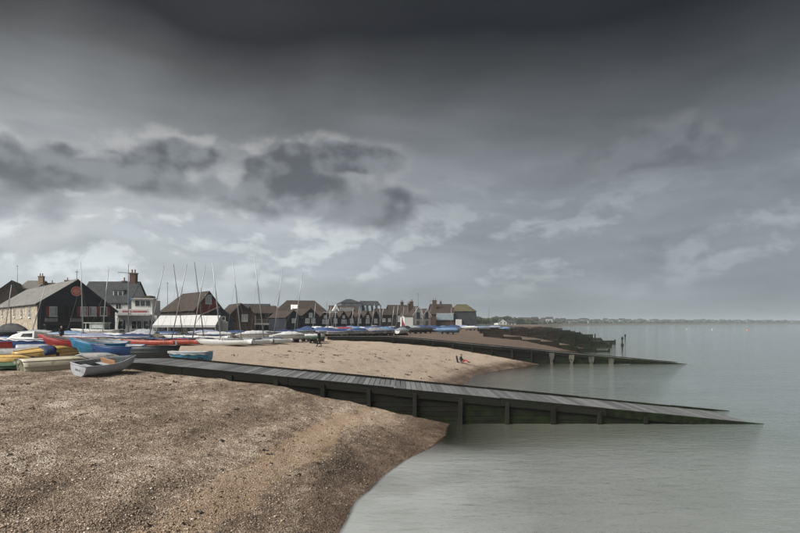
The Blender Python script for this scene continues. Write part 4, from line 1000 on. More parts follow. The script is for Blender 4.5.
# 6 red, 7 scarlet, 8 teal, 9 navy, 10 charcoal, 11 light blue
boat('rowing_boat', 'red high bowed rowing boat behind the yellow upturned hull', 'boat', 71, 351.6, 3.5, 1.45, .86, 194, REDH, GREYIN, REDPAINT, heel=-8, rise=.50, strakes=True)
boat('rowing_boat', 'scarlet boat cut off by the left edge, below the pub side wall', 'boat', -4, 352, 3.4, 1.4, .60, 12, SCARLET, GREYIN, SCARLET, heel=-6)
boat('rowing_boat', 'teal blue rowing boat with raised bow between red and navy boats', 'boat', 102, 355.2, 3.2, 1.45, .82, 190, TEAL, GREYIN, TEAL, heel=-6, rise=.46, cover=None, strakes=True)
boat('rowing_boat', 'navy blue rowing boat right of the teal one', 'boat', 120, 356.8, 3.0, 1.40, .70, 184, BLUEH, GREYIN, BLUEH, heel=-5, rise=.22, strakes=True)
boat('rowing_boat', 'charcoal rowing boat with tapering bow pointing at the light blue dinghy', 'boat', 154, 358.4, 2.7, 1.2, .72, 4, CHARCOAL, CHARCOAL, CHARCOAL, heel=-6, rise=.12, strakes=True)
rl, ML, sL = boat('dinghy', 'light blue dinghy under a pale cover on a trolley beside the slipway', 'dinghy', 191, 361.4, 2.45, 1.15, .52, 178, LBLUE, None, PALEGREY, cover=PALEGREY, cover_h=.06, rise=.10, dz=.06)
for y in (-.42, .42):
    wl = MB().tube([(-.75, y - .06, .13), (-.75, y + .06, .13)], .16, 14).build('trolley_wheel', RUBBER, rl)

def mast(name_parent, base, top, r0=.055, m=None, stays=True, D=60., world=None):
    """mast from a local base point to a world top point, with wires"""
    W = world
    b = Vector(base); t = W.inverted() @ Vector(top)
    mo = MB().tube([b, b + (t - b) * .5, t], [r0, r0 * .95, r0 * .6], 8).build('mast', m or ALU, name_parent, True)
    bx_ = b + (t - b) * .72
    if stays:
        for q in ((1.7, 0, .35), (-.3, 1., .35), (-.3, -1., .35)):
            MB().tube([bx_, Vector((b.x + q[0], b.y + q[1], q[2]))], .010, 4).build('wire', ROPE, mo)
    return mo
def catamaran(label, bpx, bpy_, tpx, tpy, gy, yaw, hullm, coverm=None, L=4.9, mastm=None, group='beach catamarans drawn up on the shingle', B=2.0, one=None):
    g = hit(bpx, gy); r = thing('catamaran', label, 'catamaran', (g.x, g.y, g.z), R(yaw), group=group)
    W = Matrix.Translation(g) @ Matrix.Rotation(R(yaw), 4, 'Z')
    for sgn in (-1, 1):
        ps, n = [], 12
        vs, fs, K = [], [], 10
        for i in range(n + 1):
            t = i / n; x = -L / 2 + L * t
            hw = .17 * (max(.02, math.sin(math.pi * (.16 + .84 * t)) ** .6) if t > 0 else .75)
            top = .52 + .10 * t ** 3; bot = .04 + .10 * (1 - t) ** 2 + .42 * max(0, (t - .72) / .28) ** 2
            for q in range(K):
                a = 2 * math.pi * q / K; c_, s_ = math.cos(a), math.sin(a)
                vs.append((x + .1 * max(0, t - .8) * (1 if s_ > 0 else -1), sgn * B / 2 + hw * math.copysign(abs(c_) ** .7, c_), (top + bot) / 2 + (top - bot) / 2 * math.copysign(abs(s_) ** .8, s_)))
        fs = [(i * K + q, i * K + (q + 1) % K, (i + 1) * K + (q + 1) % K, (i + 1) * K + q) for i in range(n) for q in range(K)] + [tuple(range(K)), tuple(range(n * K, n * K + K))[::-1]]
        MB().add(vs, fs).build('hull', hullm, r, True)
        rd = MB().add([(-L / 2 - .06, sgn * B / 2 - .02, .10), (-L / 2 - .28, sgn * B / 2 - .02, .15), (-L / 2 - .22, sgn * B / 2 - .02, .52), (-L / 2 - .03, sgn * B / 2 - .02, .52), (-L / 2 - .06, sgn * B / 2 + .02, .10), (-L / 2 - .28, sgn * B / 2 + .02, .15), (-L / 2 - .22, sgn * B / 2 + .02, .52), (-L / 2 - .03, sgn * B / 2 + .02, .52)],
                      [(0, 1, 2, 3), (7, 6, 5, 4), (0, 4, 5, 1), (1, 5, 6, 2), (2, 6, 7, 3), (3, 7, 4, 0)]).build('rudder', GREYC, r)
    for x in (-L * .30, L * .08): MB().tube([(x, -B / 2, .58), (x, B / 2, .58)], .045, 8).build('crossbeam', ALU, r)
    tr = MB(); nx, ny = 6, 4
    sag = lambda i, j: .60 + (.04 if coverm else -.03) * math.sin(math.pi * i / nx) * math.sin(math.pi * j / ny) + (random.uniform(0, .10) if coverm else 0)
    tr.add([(-L * .29 + L * .36 * i / nx, -B / 2 + .1 + (B - .2) * j / ny, sag(i, j)) for i in range(nx + 1) for j in range(ny + 1)], [(i * (ny + 1) + j, (i + 1) * (ny + 1) + j, (i + 1) * (ny + 1) + j + 1, i * (ny + 1) + j + 1) for i in range(nx) for j in range(ny)])
    o = tr.build('trampoline', coverm or NAVYC, r, True); q = o.modifiers.new('t', 'SOLIDIFY'); q.thickness = .012
    if tpx is not None:
        b = (L * .08, 0, .62); D = (W @ Vector(b)).y; mast(r, b, at(tpx, tpy, D), .050, mastm, True, D, W)
    return r
CT = [  # label, mast base px, -, mast top, ground row, yaw, hull, cover, mast
    ('orange hulled catamaran with blue cover, leftmost of the catamarans', 153, 0, 164, 265.5, 345.5, 178, ORANGE, BLUEC, ALU),
    ('orange hulled catamaran with a pale leaning mast, in front of the marquee', 176, 0, 187, 264, 345.0, 182, ORANGE, BLUEC, ALU),
    ('scarlet catamaran with navy cover beside the white hulls', 196.5, 0, 205.5, 265, 344.6, 186, SCARLET, NAVYC, ALU),
    ('white catamaran with a blue cover and dark mast behind the scarlet one', 207, 0, 194.5, 262, 340.6, 190, GEL, BLUEC, DARKMAST),
    ('white catamaran with its long hull lying level, nearest the white van', 225, 0, 212.5, 263, 345.5, 192, GEL, GREYC, ALU),
    ('white catamaran angled bow towards the sea, second from the right', 245, 0, 232.5, 261, 345., 226, GEL, GREYC, ALU),
    ('white catamaran with raised blue cover and the tallest mast', 267, 0, 254.5, 258, 344., 230, GEL, BLUEC, ALU),
    ('white catamaran with short upright mast behind the angled pair', 277, 0, 282.5, 270, 339.5, 200, GEL, BLUEC, ALU),
    ('white hulled catamaran rightmost of the row, near the walking person', 297, 0, 302.5, 274, 339.6, 190, GEL, LAVC, ALU),
    ('catamaran with a dark mast half hidden behind the marquee front', 186, 0, 173.5, 264, 339.5, 185, GEL, NAVYC, DARKMAST),
]
for (lab, bx0, _, tx, ty, gy, yw, hm, cm, mm) in CT: catamaran(lab, bx0, 0, tx, ty, gy, yw, hm, cm, mastm=mm)

def covered(label, px, py, L, yaw, hullm, coverm, mtop=None, mm=None, B=1.5, Dp=.5, loc=None, ch=.3, name='sailing_dinghy', group=None, heel=0):
    r, M, s = boat(name, label, 'dinghy', px, py, L, B, Dp, yaw, hullm, None, hullm, cover=coverm, cover_h=ch, rise=.12, cradle=True, loc=loc, group=group, heel=heel)
    for y in (-B * .36, B * .36): MB().tube([(-.1, y - .05, .2), (-.1, y + .05, .2)], .2, 12).build('trolley_wheel', RUBBER, r)
    if mtop:
        W = Matrix.Translation(r.location) @ Matrix.Rotation(R(yaw), 4, 'Z'); b = (L * .15, 0, Dp + .25)
        mast(r, b, at(mtop[0], mtop[1], (W @ Vector(b)).y), .05, mm or ALU, True, 0, W)
    return r
covered('white and blue covered dinghy whose tall mast leans across the black gable', 90.5, 345.0, 4.2, 186, GEL, LAVC, (80.5, 262))
covered('sailing dinghy under a white cover with upright mast, left of the flagstaff', 108.5, 344.2, 4.2, 178, GEL, WHITEC, (108.5, 268))
covered('dinghy under a navy cover right of the white covered one', 132, 345.5, 3.8, 184, GEL, NAVYC)
covered('dinghy under a crumpled grey cover in front of the clubhouse doors', 143, 340.4, 3.6, 175, GEL, GREYC, ch=.55)
covered('dinghy under a black cover at the far left, below the stone wall', 10, 337.8, 4.6, 180, CHARCOAL, BLACKC, (11.5, 285), ch=1.1)
covered('dinghy with a pale slanting mast below the corner of the stone wall', 37, 338.4, 4., 185, GEL, GREYC, (45, 287))
covered('pale turquoise covered dinghy behind the standing person', 68, 340.5, 4., 180, GEL, PALEBLUEC)
covered('blue covered dinghy at the left edge in front of the scarlet boat', 4, 347.5, 3.4, 176, GEL, BLUEC, ch=.12)
for i, (px, py, L_, yw, hm_, cm_2, lab) in enumerate(((216, 340.2, 3.6, 206, GEL, WHITEC, 'white dinghy under white cover right behind the scarlet catamaran'), (236, 339.4, 3.8, 222, GEL, BLUEC, 'white dinghy with blue cover between the white catamaran masts'),
        (253, 341.5, 3.6, 228, GEL, WHITEC, 'white dinghy slanting down towards the sea beside the tallest mast'), (262, 338.2, 3.6, 30, GEL, GREYC, 'grey covered dinghy below the balcony house'), (286, 338.0, 3.8, 214, GEL, NAVYC, 'navy covered white dinghy just left of the last catamaran mast'),
        (289, 342.2, 3.5, 224, GEL, WHITEC, 'white dinghy nearest the sea below the last two masts'), (165, 339.2, 3.6, 178, GEL, BLUEC, 'blue covered dinghy in front of the marquee left end'), (205, 338.2, 3.6, 190, GEL, LAVC, 'faded blue covered dinghy in front of the white van'), (303, 336.5, 3.6, 205, GEL, BLUEC, 'blue covered dinghy behind the rightmost catamaran'))):
    covered(lab, px, py, L_, yw, hm_, cm_2, ch=.2 + .1 * (i % 3), heel=(-5, 4, 7)[i % 3])
# small launch with pale wheelhouse
rl, ML, sL = boat('launch', 'small launch with pale green wheelhouse behind the teal boat', 'boat', 96, 338.6, 5.2, 1.9, .75, 182, GEL, None, GEL, cover=GEL, cover_h=.08, cradle=True)
wz = 1.0
for x, y in ((-1.3, -.65), (-1.3, .65), (.3, -.65), (.3, .65), (1., -.5), (1., .5)): MB().box(x - .05, x + .05, y - .05, y + .05, wz, wz + .95).build('wheelhouse_post', mat('pale_green_paint', (.42, .50, .44), .5), rl)
MB().box(-1.5, 1.2, -.8, .8, wz + .952, wz + 1.05).build('wheelhouse_roof', mat('pale_green_paint', (.42, .50, .44), .5), rl)
for y in (-.66, .66): MB().box(-1.24, .24, y - .012, y + .012, wz + .3, wz + .9).build('wheelhouse_pane', PALEGLASS, rl)
bx('wheelhouse_side', mat('pale_green_paint', (.42, .50, .44), .5), rl, -1.35, 1.05, -.62, .62, wz - .25, wz + .22)
# white tender left of the rowing boats
covered('small white covered dinghy right of the rightmost catamaran', 309, 341.5, 3.4, 172, GEL, WHITEC, ch=.08)
covered('small dark boat with green cover beside the walking person', 314.5, 343.2, 2.2, 184, CHARCOAL, GREENC, ch=.1, Dp=.4)

# dinghy park: rows of covered dinghies stretching away behind the beach
ORD = ['first', 'second', 'third', 'fourth', 'fifth', 'sixth', 'seventh', 'eighth', 'ninth', 'tenth', 'eleventh', 'twelfth', 'thirteenth', 'fourteenth', 'fifteenth', 'sixteenth', 'seventeenth']
rows = [('front row of the dinghy park', 316, 402, 13, 81, 88), ('middle row of the dinghy park', 308, 432, 15, 95, 118), ('back row of the dinghy park', 320, 474, 16, 112, 165)]
cols_ = [(BLUEC, 'bright blue'), (LAVC, 'faded blue'), (NAVYC, 'navy'), (BLUEC, 'bright blue'), (PALEBLUEC, 'pale blue'), (GREYC, 'grey'), (BLUEC, 'bright blue'), (WHITEC, 'white')]
mtops = {'front row of the dinghy park': {2: 306, 5: 308, 8: 304, 11: 306}, 'middle row of the dinghy park': {1: 303, 3: 308, 6: 307, 8: 305, 10: 304, 12: 306}, 'back row of the dinghy park': {1: 306, 4: 308, 6: 305, 8: 306, 10: 308, 13: 307}}
pr = random.Random(5)
for rn, x0, x1, n, D0_, D1_ in rows:
    for i in range(n):
        f = i / (n - 1); px = x0 + (x1 - x0) * f + pr.uniform(-1.5, 1.5); D = D0_ + (D1_ - D0_) * f ** 1.2 + pr.uniform(-1.5, 1.5)
        X = (px - 400) / F * D; cm, cn = pr.choice(cols_)
        if rn.startswith('middle') and 9 <= i <= 11: cm, cn = (BLACKC, 'black')
        if rn.startswith('middle') and i == 4: cm, cn = (REDC, 'red')
        mt = mtops[rn].get(i)
        covered(f'{cn} covered dinghy, {ORD[i]} from the left in the {rn}', px, 0, pr.uniform(3.2, 4.3), pr.choice((0, 180)) + pr.uniform(-65, 65), pr.choice((GEL, GEL, PALEGREY, CHARCOAL)), cm,
                (px + pr.uniform(-2, 2), mt) if mt else None, None, loc=(X, D, H(X, D)), group='covered dinghies in the dinghy park', ch=pr.uniform(.25, .6), heel=pr.uniform(-6, 6))
for i, (px, py, lab, hm, cm) in enumerate(((452, 331.3, 'blue covered dinghy beside the big roofed building', GEL, BLUEC), (440, 332.2, 'bright blue covered boat in front of the brown gap', GEL, BLUEC), (447, 334.0, 'pale blue open dinghy nearest the far beach', PALEBLUEC, PALEBLUEC), (470, 330.6, 'white boat under the mansard building', GEL, WHITEC),
                                      (482, 330.2, 'pale blue covered boat near the first groyne', GEL, PALEBLUEC), (494, 329.6, 'white and blue dinghy furthest along the beach', GEL, LAVC), (505, 331.6, 'tiny blue boat on the groyne beach', PALEBLUEC, PALEBLUEC), (415, 333.8, 'black boat on a trailer before the white gables', CHARCOAL, BLACKC), (425, 333.2, 'black covered boat right of the trailer boat', CHARCOAL, BLACKC))):
    covered(lab, px, py, 4.4 if i != 6 else 2.5, 180 + random.uniform(-15, 15), hm, cm, ch=.35)
# loose masts standing in the boat park (their boats are hidden in the rows)
red = at(401.5, 322, 140); rg = H(red.x, 140)
rs = thing('furled_sail', 'red furled sail standing upright among the dinghies', 'sail', (red.x, 140, rg))
MB().tube([(0, 0, 0), (0, 0, 3.2), (0.1, 0, 4.2)], [.10, .07, .05], 6).build('mast', ALU, rs)
MB().prism([(.05, .8), (1.1, .8), (.55, 2.2), (.15, 3.6)], -.06, .06, 'xz').build('sail', REDC, rs)
# goal-shaped signal mast in the park
sm_ = at(331.5, 322, 100); gg = H(sm_.x, 100)
ss = thing('signal_mast', 'pale goalpost shaped mast with crossbar among the dinghies', 'mast', (sm_.x - .9, 100, gg))
for x in (0, 1.7): MB().tube([(x, 0, 0), (x, 0, 5.2 + (.8 if x == 0 else 0))], [.06, .045], 8).build('pole', ALU, ss)
MB().tube([(-.6, 0, 3.95), (2.1, 0, 3.95)], .05, 8).build('crossbar', ALU, ss)

# ------------------------------------------------------------------ people
def skin_body(name, joints, edges, mats, classify, loc, rz, label, parent=None):
    """one continuous skinned body; classify(local xyz) -> material slot"""
    names = list(joints); me = bpy.data.meshes.new(name)
    me.from_pydata([joints[k][0] for k in names], [(names.index(a), names.index(b)) for a, b in edges], [])
    o = bpy.data.objects.new(name, me); col.objects.link(o)
    sk = o.modifiers.new('skin', 'SKIN'); sk.use_smooth_shade = True
    if not me.skin_vertices: me.attributes  # created by the modifier below
    if not me.skin_vertices:
        bpy.context.view_layer.objects.active = o
        with bpy.context.temp_override(object=o, active_object=o): bpy.ops.object.skin_root_mark() if False else None
    if len(me.skin_vertices) == 0:
        import bmesh
        b = bmesh.new(); b.from_mesh(me); b.verts.layers.skin.verify(); b.to_mesh(me); b.free()
    for i, k in enumerate(names):
        rr = joints[k][1]; me.skin_vertices[0].data[i].radius = rr if isinstance(rr, tuple) else (rr, rr)
    me.skin_vertices[0].data[0].use_root = True
    sb_ = o.modifiers.new('sub', 'SUBSURF'); sb_.levels = 1; sb_.render_levels = 1
    dg = bpy.context.evaluated_depsgraph_get(); ev = bpy.data.meshes.new_from_object(o.evaluated_get(dg))
    o.modifiers.clear(); o.data = ev; ev.name = name
    ev.materials.clear()
    for q in mats: ev.materials.append(q)
    for p in ev.polygons: p.material_index = classify(p.center); p.use_smooth = True
    o.location = loc; o.rotation_euler = (0, 0, rz)
    return tag(o, label, 'person')
SKIN = mat('skin', (.45, .27, .20), .6, .08); HAIRG = mat('grey_hair', (.30, .27, .25), .8, .2, 20.); HAIRD = mat('dark_hair', (.03, .022, .018), .8, .2, 20.)
COAT = mat('navy_coat', (.018, .022, .034), .85, .2, 6.); TROU = mat('dark_trousers', (.020, .021, .025), .85, .2, 6.); SHOE = mat('black_shoes', (.012, .012, .012), .6); REDT = mat('red_trousers', (.48, .045, .035), .8, .15, 6.)
def hand(J, E, wrist, tip_dir, side, pre):
    wv = Vector(wrist); d_ = Vector(tip_dir).normalized(); sv_ = Vector(side).normalized()
    pk = pre + 'palm'; J[pk] = (tuple(wv + d_ * .07), (.036, .020))
    E.append((pre + 'wrist', pk))
    for i, (off, ln) in enumerate(((-.030, .070), (-.010, .080), (.010, .075), (.030, .058))):
        a = wv + d_ * .10 + sv_ * off; b = a + d_ * ln * .6; c = b + d_ * ln * .3 + Vector((0, .0, 0)) + sv_.cross(d_) * .02
        J[f'{pre}f{i}a'] = (tuple(a), .010); J[f'{pre}f{i}b'] = (tuple(b), .009); J[f'{pre}f{i}c'] = (tuple(c), .008)
        E += [(pk, f'{pre}f{i}a'), (f'{pre}f{i}a', f'{pre}f{i}b'), (f'{pre}f{i}b', f'{pre}f{i}c')]
    a = wv + d_ * .04 - sv_ * .045; b = a + d_ * .05 - sv_ * .02
    J[pre + 'ta'] = (tuple(a), .012); J[pre + 'tb'] = (tuple(b), .010); E += [(pk, pre + 'ta'), (pre + 'ta', pre + 'tb')]
def head_parts(o, hair, hc, r=.1, fx=1):
    """hair cap, nose and ears as children; the head itself belongs to the body mesh"""
    vs, fs = [], []; n, m = 12, 7
    for i in range(m + 1):
        ph = math.pi * .56 * i / m
        for k in range(n):
            a = 2 * math.pi * k / n; rr = math.sin(ph)
            x, y, z = rr * math.cos(a), rr * math.sin(a), math.cos(ph)
            if x > .35 and z < .55: x, z = x * .82, max(z, .5)
            vs.append((hc[0] + x * r * 1.10 - .012, hc[1] + y * r * .98, hc[2] + z * r * 1.2))
    fs = [(i * n + k, (i + 1) * n + k, (i + 1) * n + (k + 1) % n, i * n + (k + 1) % n) for i in range(m) for k in range(n)]
    MB().add(vs, fs).build('hair', hair, o, True)
    MB().add([(hc[0] + r * .92, hc[1] - .014, hc[2] - .03), (hc[0] + r * .92, hc[1] + .014, hc[2] - .03), (hc[0] + r * .90, hc[1], hc[2] + .02), (hc[0] + r * 1.16, hc[1], hc[2] - .025)], [(0, 1, 3), (1, 2, 3), (2, 0, 3), (0, 2, 1)]).build('nose', SKIN, o)
    for y in (-1, 1): MB().box(hc[0] - .015, hc[0] + .025, hc[1] + y * r * .86 - .01, hc[1] + y * r * .86 + .01, hc[2] - .03, hc[2] + .03).build('ear', SKIN, o)
def standing(label, loc, rz, stride=.0, coat=COAT, trou=TROU, hair=HAIRD, ht=1.72):
    k = ht / 1.75; J = {}; E = []
    J['pelvis'] = ((0, 0, .95), (.13, .17)); J['waist'] = ((.01, 0, 1.10), (.115, .155)); J['chest'] = ((.0, 0, 1.32), (.125, .185)); J['neckbase'] = ((.0, 0, 1.45), (.075, .10)); J['neck'] = ((.02, 0, 1.52), .055)
    J['jaw'] = ((.035, 0, 1.585), .075); J['head'] = ((.03, 0, 1.66), .098); J['crown'] = ((.02, 0, 1.72), .07)
    E += [('pelvis', 'waist'), ('waist', 'chest'), ('chest', 'neckbase'), ('neckbase', 'neck'), ('neck', 'jaw'), ('jaw', 'head'), ('head', 'crown')]
    for s, p in ((1, 'l'), (-1, 'r')):
        st = stride * s
        J[p + 'hip'] = ((st * .05, s * .095, .90), .095); J[p + 'knee'] = ((st * .55 + .03, s * .10, .50), .062); J[p + 'calf'] = ((st * .75 - .02, s * .10, .34), .060)
        J[p + 'ankle'] = ((st * 1.1 - .03, s * .10, .09 + (.05 if st < 0 else 0)), .045); J[p + 'toe'] = ((st * 1.1 + .15, s * .11, .04), .042)
        E += [('pelvis', p + 'hip'), (p + 'hip', p + 'knee'), (p + 'knee', p + 'calf'), (p + 'calf', p + 'ankle'), (p + 'ankle', p + 'toe')]
        J[p + 'shoulder'] = ((0, s * .19, 1.40), .075); J[p + 'elbow'] = ((-st * .25 - .03, s * .26, 1.13), .052); J[p + 'wrist'] = ((-st * .5 + .06, s * .25, .90), .034)
        E += [('neckbase', p + 'shoulder'), (p + 'shoulder', p + 'elbow'), (p + 'elbow', p + 'wrist')]
        hand(J, E, J[p + 'wrist'][0], (.2, 0, -1), (1, 0, 0), p)
    J = {a: (tuple(c * k for c in b[0]), b[1]) for a, b in J.items()}
    def cls(c):
        z = c.z / k
        if z > 1.535: return 0
        if abs(c.y) > .19 and z < .90: return 0
        if z > .86: return 1
        return 3 if z < .10 else 2
    o = skin_body('person', J, E, [SKIN, coat, trou, SHOE], cls, loc, rz, label)
    head_parts(o, hair, (.03 * k, 0, 1.66 * k)); return o
p = hit(319, 347.0); standing('person in dark coat walking on the pale shingle beside the catamarans', (p.x, p.y, p.z), R(150), .20, hair=HAIRG, ht=1.66)
p = hit(61.5, 343.6); standing('person in navy jacket standing among the boats below the black building', (p.x, p.y, p.z), R(-20), .05, hair=HAIRG, ht=1.75)
# customers in the shade of the marquee and by the clubhouse
crowd = ['person in black left of the others under the marquee', 'person in dark red under the marquee beside a pole', 'person in grey standing deepest under the marquee', 'person in dark green in the middle of the marquee', 'person in navy at the right end of the marquee', 'person in black by the clubhouse doors']
cm_ = [COAT, mat('dark_red_top', (.16, .03, .03), .85), mat('grey_top', (.13, .13, .14), .85), mat('dark_green_top', (.03, .05, .035), .85), COAT, TROU]
for i, px in enumerate((160, 166, 172, 180, 189, 147)):
    D = (88, 86.5, 90.5, 87.5, 87, 88.5)[i]; X = (px - 400) / F * D
    standing(crowd[i], (X, D, H(X, D)), R((20, 200, 95, 150, -60, -80)[i]), .04, cm_[i], TROU, HAIRD, (1.7, 1.65, 1.78, 1.72, 1.68, 1.74)[i])
# folded parasols and tables on the terrace
for i, (px, lab) in enumerate(((119.5, 'folded dark parasol nearest the flagstaff on its left'), (124, 'folded dark parasol touching the flagstaff line on the right of its twin'), (150, 'folded dark parasol at the marquee end of the clubhouse'))):
    D = 89.3; X = (px - 400) / F * D; t = thing('folded_parasol', lab, 'parasol', (X, D, H(X, D)), group='folded parasols outside the clubhouse')
    MB().tube([(0, 0, 0), (0, 0, 2.7)], .03, 8).build('pole', ALU, t); MB().tube([(0, 0, .9), (0, 0, 1.1), (0, 0, 2.0), (0, 0, 2.6)], [.14, .24, .17, .04], 10).build('canopy', COAT, t); MB().tube([(0, 0, 0), (0, 0, .08)], .3, 14).build('base', RUBBER, t)

# sitting person with a low beach chair
p = hit(461.5, 363.2)
k = 1.; J = {}; E = []
J['pelvis'] = ((0, 0, .14), (.13, .17)); J['waist'] = ((-.05, 0, .30), (.115, .155)); J['chest'] = ((-.08, 0, .52), (.125, .185)); J['neckbase'] = ((-.06, 0, .66), (.075, .10)); J['neck'] = ((-.03, 0, .72), .055); J['jaw'] = ((0, 0, .78), .075); J['head'] = ((0, 0, .86), .098); J['crown'] = ((-.01, 0, .92), .07)
E += [('pelvis', 'waist'), ('waist', 'chest'), ('chest', 'neckbase'), ('neckbase', 'neck'), ('neck', 'jaw'), ('jaw', 'head'), ('head', 'crown')]
for s, q in ((1, 'l'), (-1, 'r')):
    J[q + 'hip'] = ((.08, s * .10, .13), .095); J[q + 'knee'] = ((.46, s * .13, .36), .062); J[q + 'calf'] = ((.60, s * .13, .24), .058); J[q + 'ankle'] = ((.82, s * .12, .07), .045); J[q + 'toe'] = ((.98, s * .13, .12), .04)
    E += [('pelvis', q + 'hip'), (q + 'hip', q + 'knee'), (q + 'knee', q + 'calf'), (q + 'calf', q + 'ankle'), (q + 'ankle', q + 'toe')]
    J[q + 'shoulder'] = ((-.07, s * .19, .60), .072); J[q + 'elbow'] = ((.06, s * .27, .38), .05); J[q + 'wrist'] = ((.30, s * .20, .38), .034); E += [('neckbase', q + 'shoulder'), (q + 'shoulder', q + 'elbow'), (q + 'elbow', q + 'wrist')]
    hand(J, E, J[q + 'wrist'][0], (1, 0, -.1), (0, s, 0), q)
def cls(c):
    if c.z > .735: return 0
    if c.x > .74: return 3
    if c.x > .30 and c.z > .36 and abs(c.y) > .15: return 0
    if c.x > .08 and c.z < .46 and not (abs(c.y) > .2): return 2
    return 1
o = skin_body('person', J, E, [SKIN, COAT, REDT, SHOE], cls, (p.x, p.y, p.z + .02), R(-20), 'person in black top and red trousers sitting on the beach by the water')
head_parts(o, HAIRD, (0, 0, .86))
bc = thing('beach_backrest', 'low grey folding backrest behind the sitting person', 'backrest', (p.x - .36, p.y + .12, p.z), R(-20))
MB().slab((-.02, -.30, .02), (-.02, .30, .02), (-.20, .30, .78), (-.20, -.30, .78), .03).build('back_panel', mat('grey_canvas', (.13, .14, .155), .8), bc)
bx('seat_pad', mat('grey_canvas', (.13, .14, .155), .8), bc, .0, .5, -.28, .28, -.01, .03)
for y in (-.33, .33): MB().tube([(-.04, y, 0), (-.22, y, .82)], .015, 6).build('frame_tube', ALU, bc)

# ------------------------------------------------------------------ trees, far coast
LEAF = mat('dark_leaf', (.045, .058, .028), .8, .4, .6); LEAF2 = mat('olive_leaf', (.075, .075, .035), .8, .4, .6); BARK = mat('bark', (.06, .048, .038), .9, .3, 4.)
def tree(label, px, D, ytop, wpx, m=None, name='tree', group=None):
    X = (px - 400) / F * D; g = H(X, D); top = CZ + (HY - ytop) / F * D - g; rw = wpx / F * D / 2
    r = thing(name, label, 'tree', (X, D, g), group=group)
    tk = MB().tube([(0, 0, -.2), (.1, 0, top * .35), (0, .1, top * .75)], [top * .035, top * .026, top * .01], 7)
    for k in range(6):
        a = k * 1.1; z = top * (.3 + .06 * k); tk.tube([(0.05, 0, z), (rw * .5 * math.cos(a), rw * .5 * math.sin(a), z + top * .2)], [top * .014, top * .005], 5)
    tk.build('trunk', BARK, r)
    mb = MB(); cl_ = [(random.uniform(-.75, .75) * rw, random.uniform(-.6, .6) * rw, top * random.uniform(.38, .86), rw * random.uniform(.28, .5)) for _ in range(16)]
    for cx, cy, cz, cr in cl_:
        for _ in range(60):
            v = Vector((random.gauss(0, 1), random.gauss(0, 1), random.gauss(0, .8))).normalized() * cr * random.uniform(.55, 1.05)
            c = Vector((cx, cy, min(cz + v.z, top) )) + Vector((v.x, v.y, 0)); s = cr * random.uniform(.16, .3)
            u = Vector((random.gauss(0, 1), random.gauss(0, 1), random.gauss(0, 1))).normalized(); q = u.orthogonal().normalized()
            mb.add([c - u * s, c + q * s * .7, c + u * s, c - q * s * .7], [(0, 1, 2, 3)])
    mb.build('crown', m or LEAF, r)
tree('dark bushy tree rising behind the dark terrace, left of the brown roofed house', 386, 200, 307.5, 13, LEAF)
for i, (px, D, yt, wp, m, lab) in enumerate(((479, 330, 317, 9, LEAF, 'dark tree just right of the mansard block'), (486, 360, 318, 10, LEAF2, 'olive tree left of the distant white house'), (493.5, 400, 317, 9, LEAF, 'dark tree touching the left of the distant white house'), (520, 460, 318.8, 9, LEAF, 'dark tree right of the distant white wing'), (529, 520, 319.2, 9, LEAF2, 'olive tree second right of the distant white wing'), (505, 470, 316.8, 10, LEAF, 'dark tree crown showing over the distant white house'))):
    tree(lab, px, D, yt, wp, m, group='trees round the distant white house')
# the wooded far shore reads as one mass
def far_wood():
    t = (1 + 5 ** .5) / 2
    iv = np.array([(-1, t, 0), (1, t, 0), (-1, -t, 0), (1, -t, 0), (0, -1, t), (0, 1, t), (0, -1, -t), (0, 1, -t), (t, 0, -1), (t, 0, 1), (-t, 0, -1), (-t, 0, 1)]) / math.sqrt(1 + t * t)
    jf = [(0, 11, 5), (0, 5, 1), (0, 1, 7), (0, 7, 10), (0, 10, 11), (1, 5, 9), (5, 11, 4), (11, 10, 2), (10, 7, 6), (7, 1, 8), (3, 9, 4), (3, 4, 2), (3, 2, 6), (3, 6, 8), (3, 8, 9), (4, 9, 5), (2, 4, 11), (6, 2, 10), (8, 6, 7), (9, 8, 1)]
    mb = MB(); V = []; Fc = []
    for i in range(5200):
        D = 500 * math.exp(random.uniform(0, 1.75)); px = random.uniform(455, 830)
        X = (px - 400) / F * D
        if X > 1.12 * D: continue
        dn = float(inland(X, D))
        if dn < 18 or dn > 900: continue
        s = random.uniform(2.0, 5.) * (1 if dn > 40 else .6); g = H(X, D)
        o = len(V); z = g + s * random.uniform(.3, 1.0)
        for q in iv: V.append((X + q[0] * s * random.uniform(.7, 1.4), D + q[1] * s * random.uniform(.7, 1.3), z + q[2] * s * random.uniform(.6, 1.15)))
        Fc += [tuple(k + o for k in f) for f in jf]
    o = mb.add(V, Fc).build('far_wood', mat('far_foliage', (.045, .055, .035), .9, .4, .03))
    tag(o, 'low wooded shore far across the bay', 'woodland', kind='stuff')
far_wood()
fhs = [('tiny white house', PALEGREY, SLATE), ('tiny grey roofed house', GREYRENDER, SLATE), ('tiny brown house', BRICK, TILE), ('tiny pale house', GREYRENDER, TILE)]
fr = random.Random(3)
cnt = {}
WHERE = ['by the point', 'left of centre', 'at the centre', 'right of centre', 'near the right edge']
placed = []
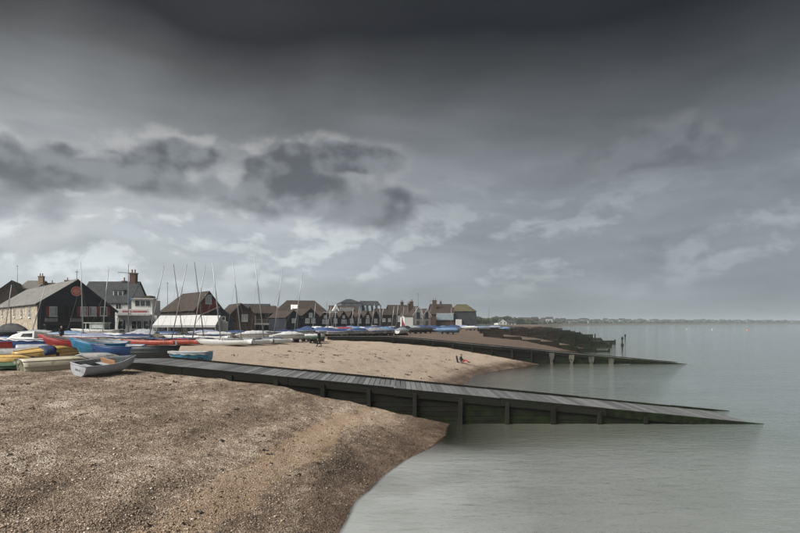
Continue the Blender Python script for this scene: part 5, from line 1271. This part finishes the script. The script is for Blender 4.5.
for i in range(64):
    px = 522 + 275 * (i + fr.uniform(.1, .9)) / 64
    D = float(np.interp(px, [520, 560, 600, 650, 720, 800], [640, 790, 960, 1130, 1330, 1600])) * fr.uniform(1.0, 1.12)
    X = (px - 400) / F * D
    if float(inland(X, D)) < 22: continue
    lab, wm, rm = fr.choice(fhs); g = H(X, D); hw = fr.uniform(5, 11); hz = fr.uniform(4, 7); dp = fr.uniform(6, 9)
    WH = WHERE[min(4, int((px - 522) / 275 * 5))]; key = (lab, WH); cnt[key] = cnt.get(key, 0) + 1
    r = thing('far_house', f'{lab} on the far shore, {ORD[cnt[key] - 1]} of its kind {WH}', 'house', (X, D, g - .3), R(fr.uniform(-30, 30)), group='houses on the hazy far shore')
    bx('wall', wm, r, -hw / 2, hw / 2, 0, dp, 0, hz)
    MB().prism([(-.4, hz + .01), (dp + .4, hz + .01), (dp / 2, hz + fr.uniform(2, 3.2))], -hw / 2 - .3, hw / 2 + .3, 'yz').build('roof', rm, r)
    for k in (-.25, .25): bx('window', GLASS, r, hw * k - .7, hw * k + .7, -.06, -.005, hz * .35, hz * .7)

# buoys
for px, py, lab in ((747, 330.4, 'orange buoy floating furthest right'), (686.5, 329.2, 'pale buoy at the left of the floating three'), (712, 329.8, 'small pale yellow buoy between the other two')):
    D = CZ * F / (py - HY); X = (px - 400) / F * D; t = thing('buoy', lab, 'buoy', (X, D, -.3), group='buoys in the bay')
    m = bm('buoy_orange', (.65, .20, .03)) if px == 747 else bm('buoy_pale', (.62, .55, .36)); s = .5 if px == 747 else .32
    MB().tube([(0, 0, -.1), (0, 0, .1), (0, 0, .5), (0, 0, .9), (0, 0, 1.1)], [.2 * s, .8 * s, .95 * s, .6 * s, .15 * s], 12).build('float', m, t, True)
    MB().tube([(0, 0, 1.0), (0, 0, 1.5)], .05, 6).build('stem', DARK, t)

# ------------------------------------------------------------------ haze
hz = MB().box(-5990, 15990, -55, 8950, -9.5, 45).build('haze', None)
m = bpy.data.materials.new('haze_air'); m.use_nodes = True; n = NT(m.node_tree)
pv = n.n('ShaderNodeVolumePrincipled'); pv.inputs['Color'].default_value = (.78, .87, .96, 1); pv.inputs['Density'].default_value = .00030; pv.inputs['Anisotropy'].default_value = .2
n.t.links.new(pv.outputs[0], n.n('ShaderNodeOutputMaterial').inputs[1]); hz.data.materials.append(m)
tag(hz, 'pale sea haze hanging over the bay', 'haze', kind='stuff')
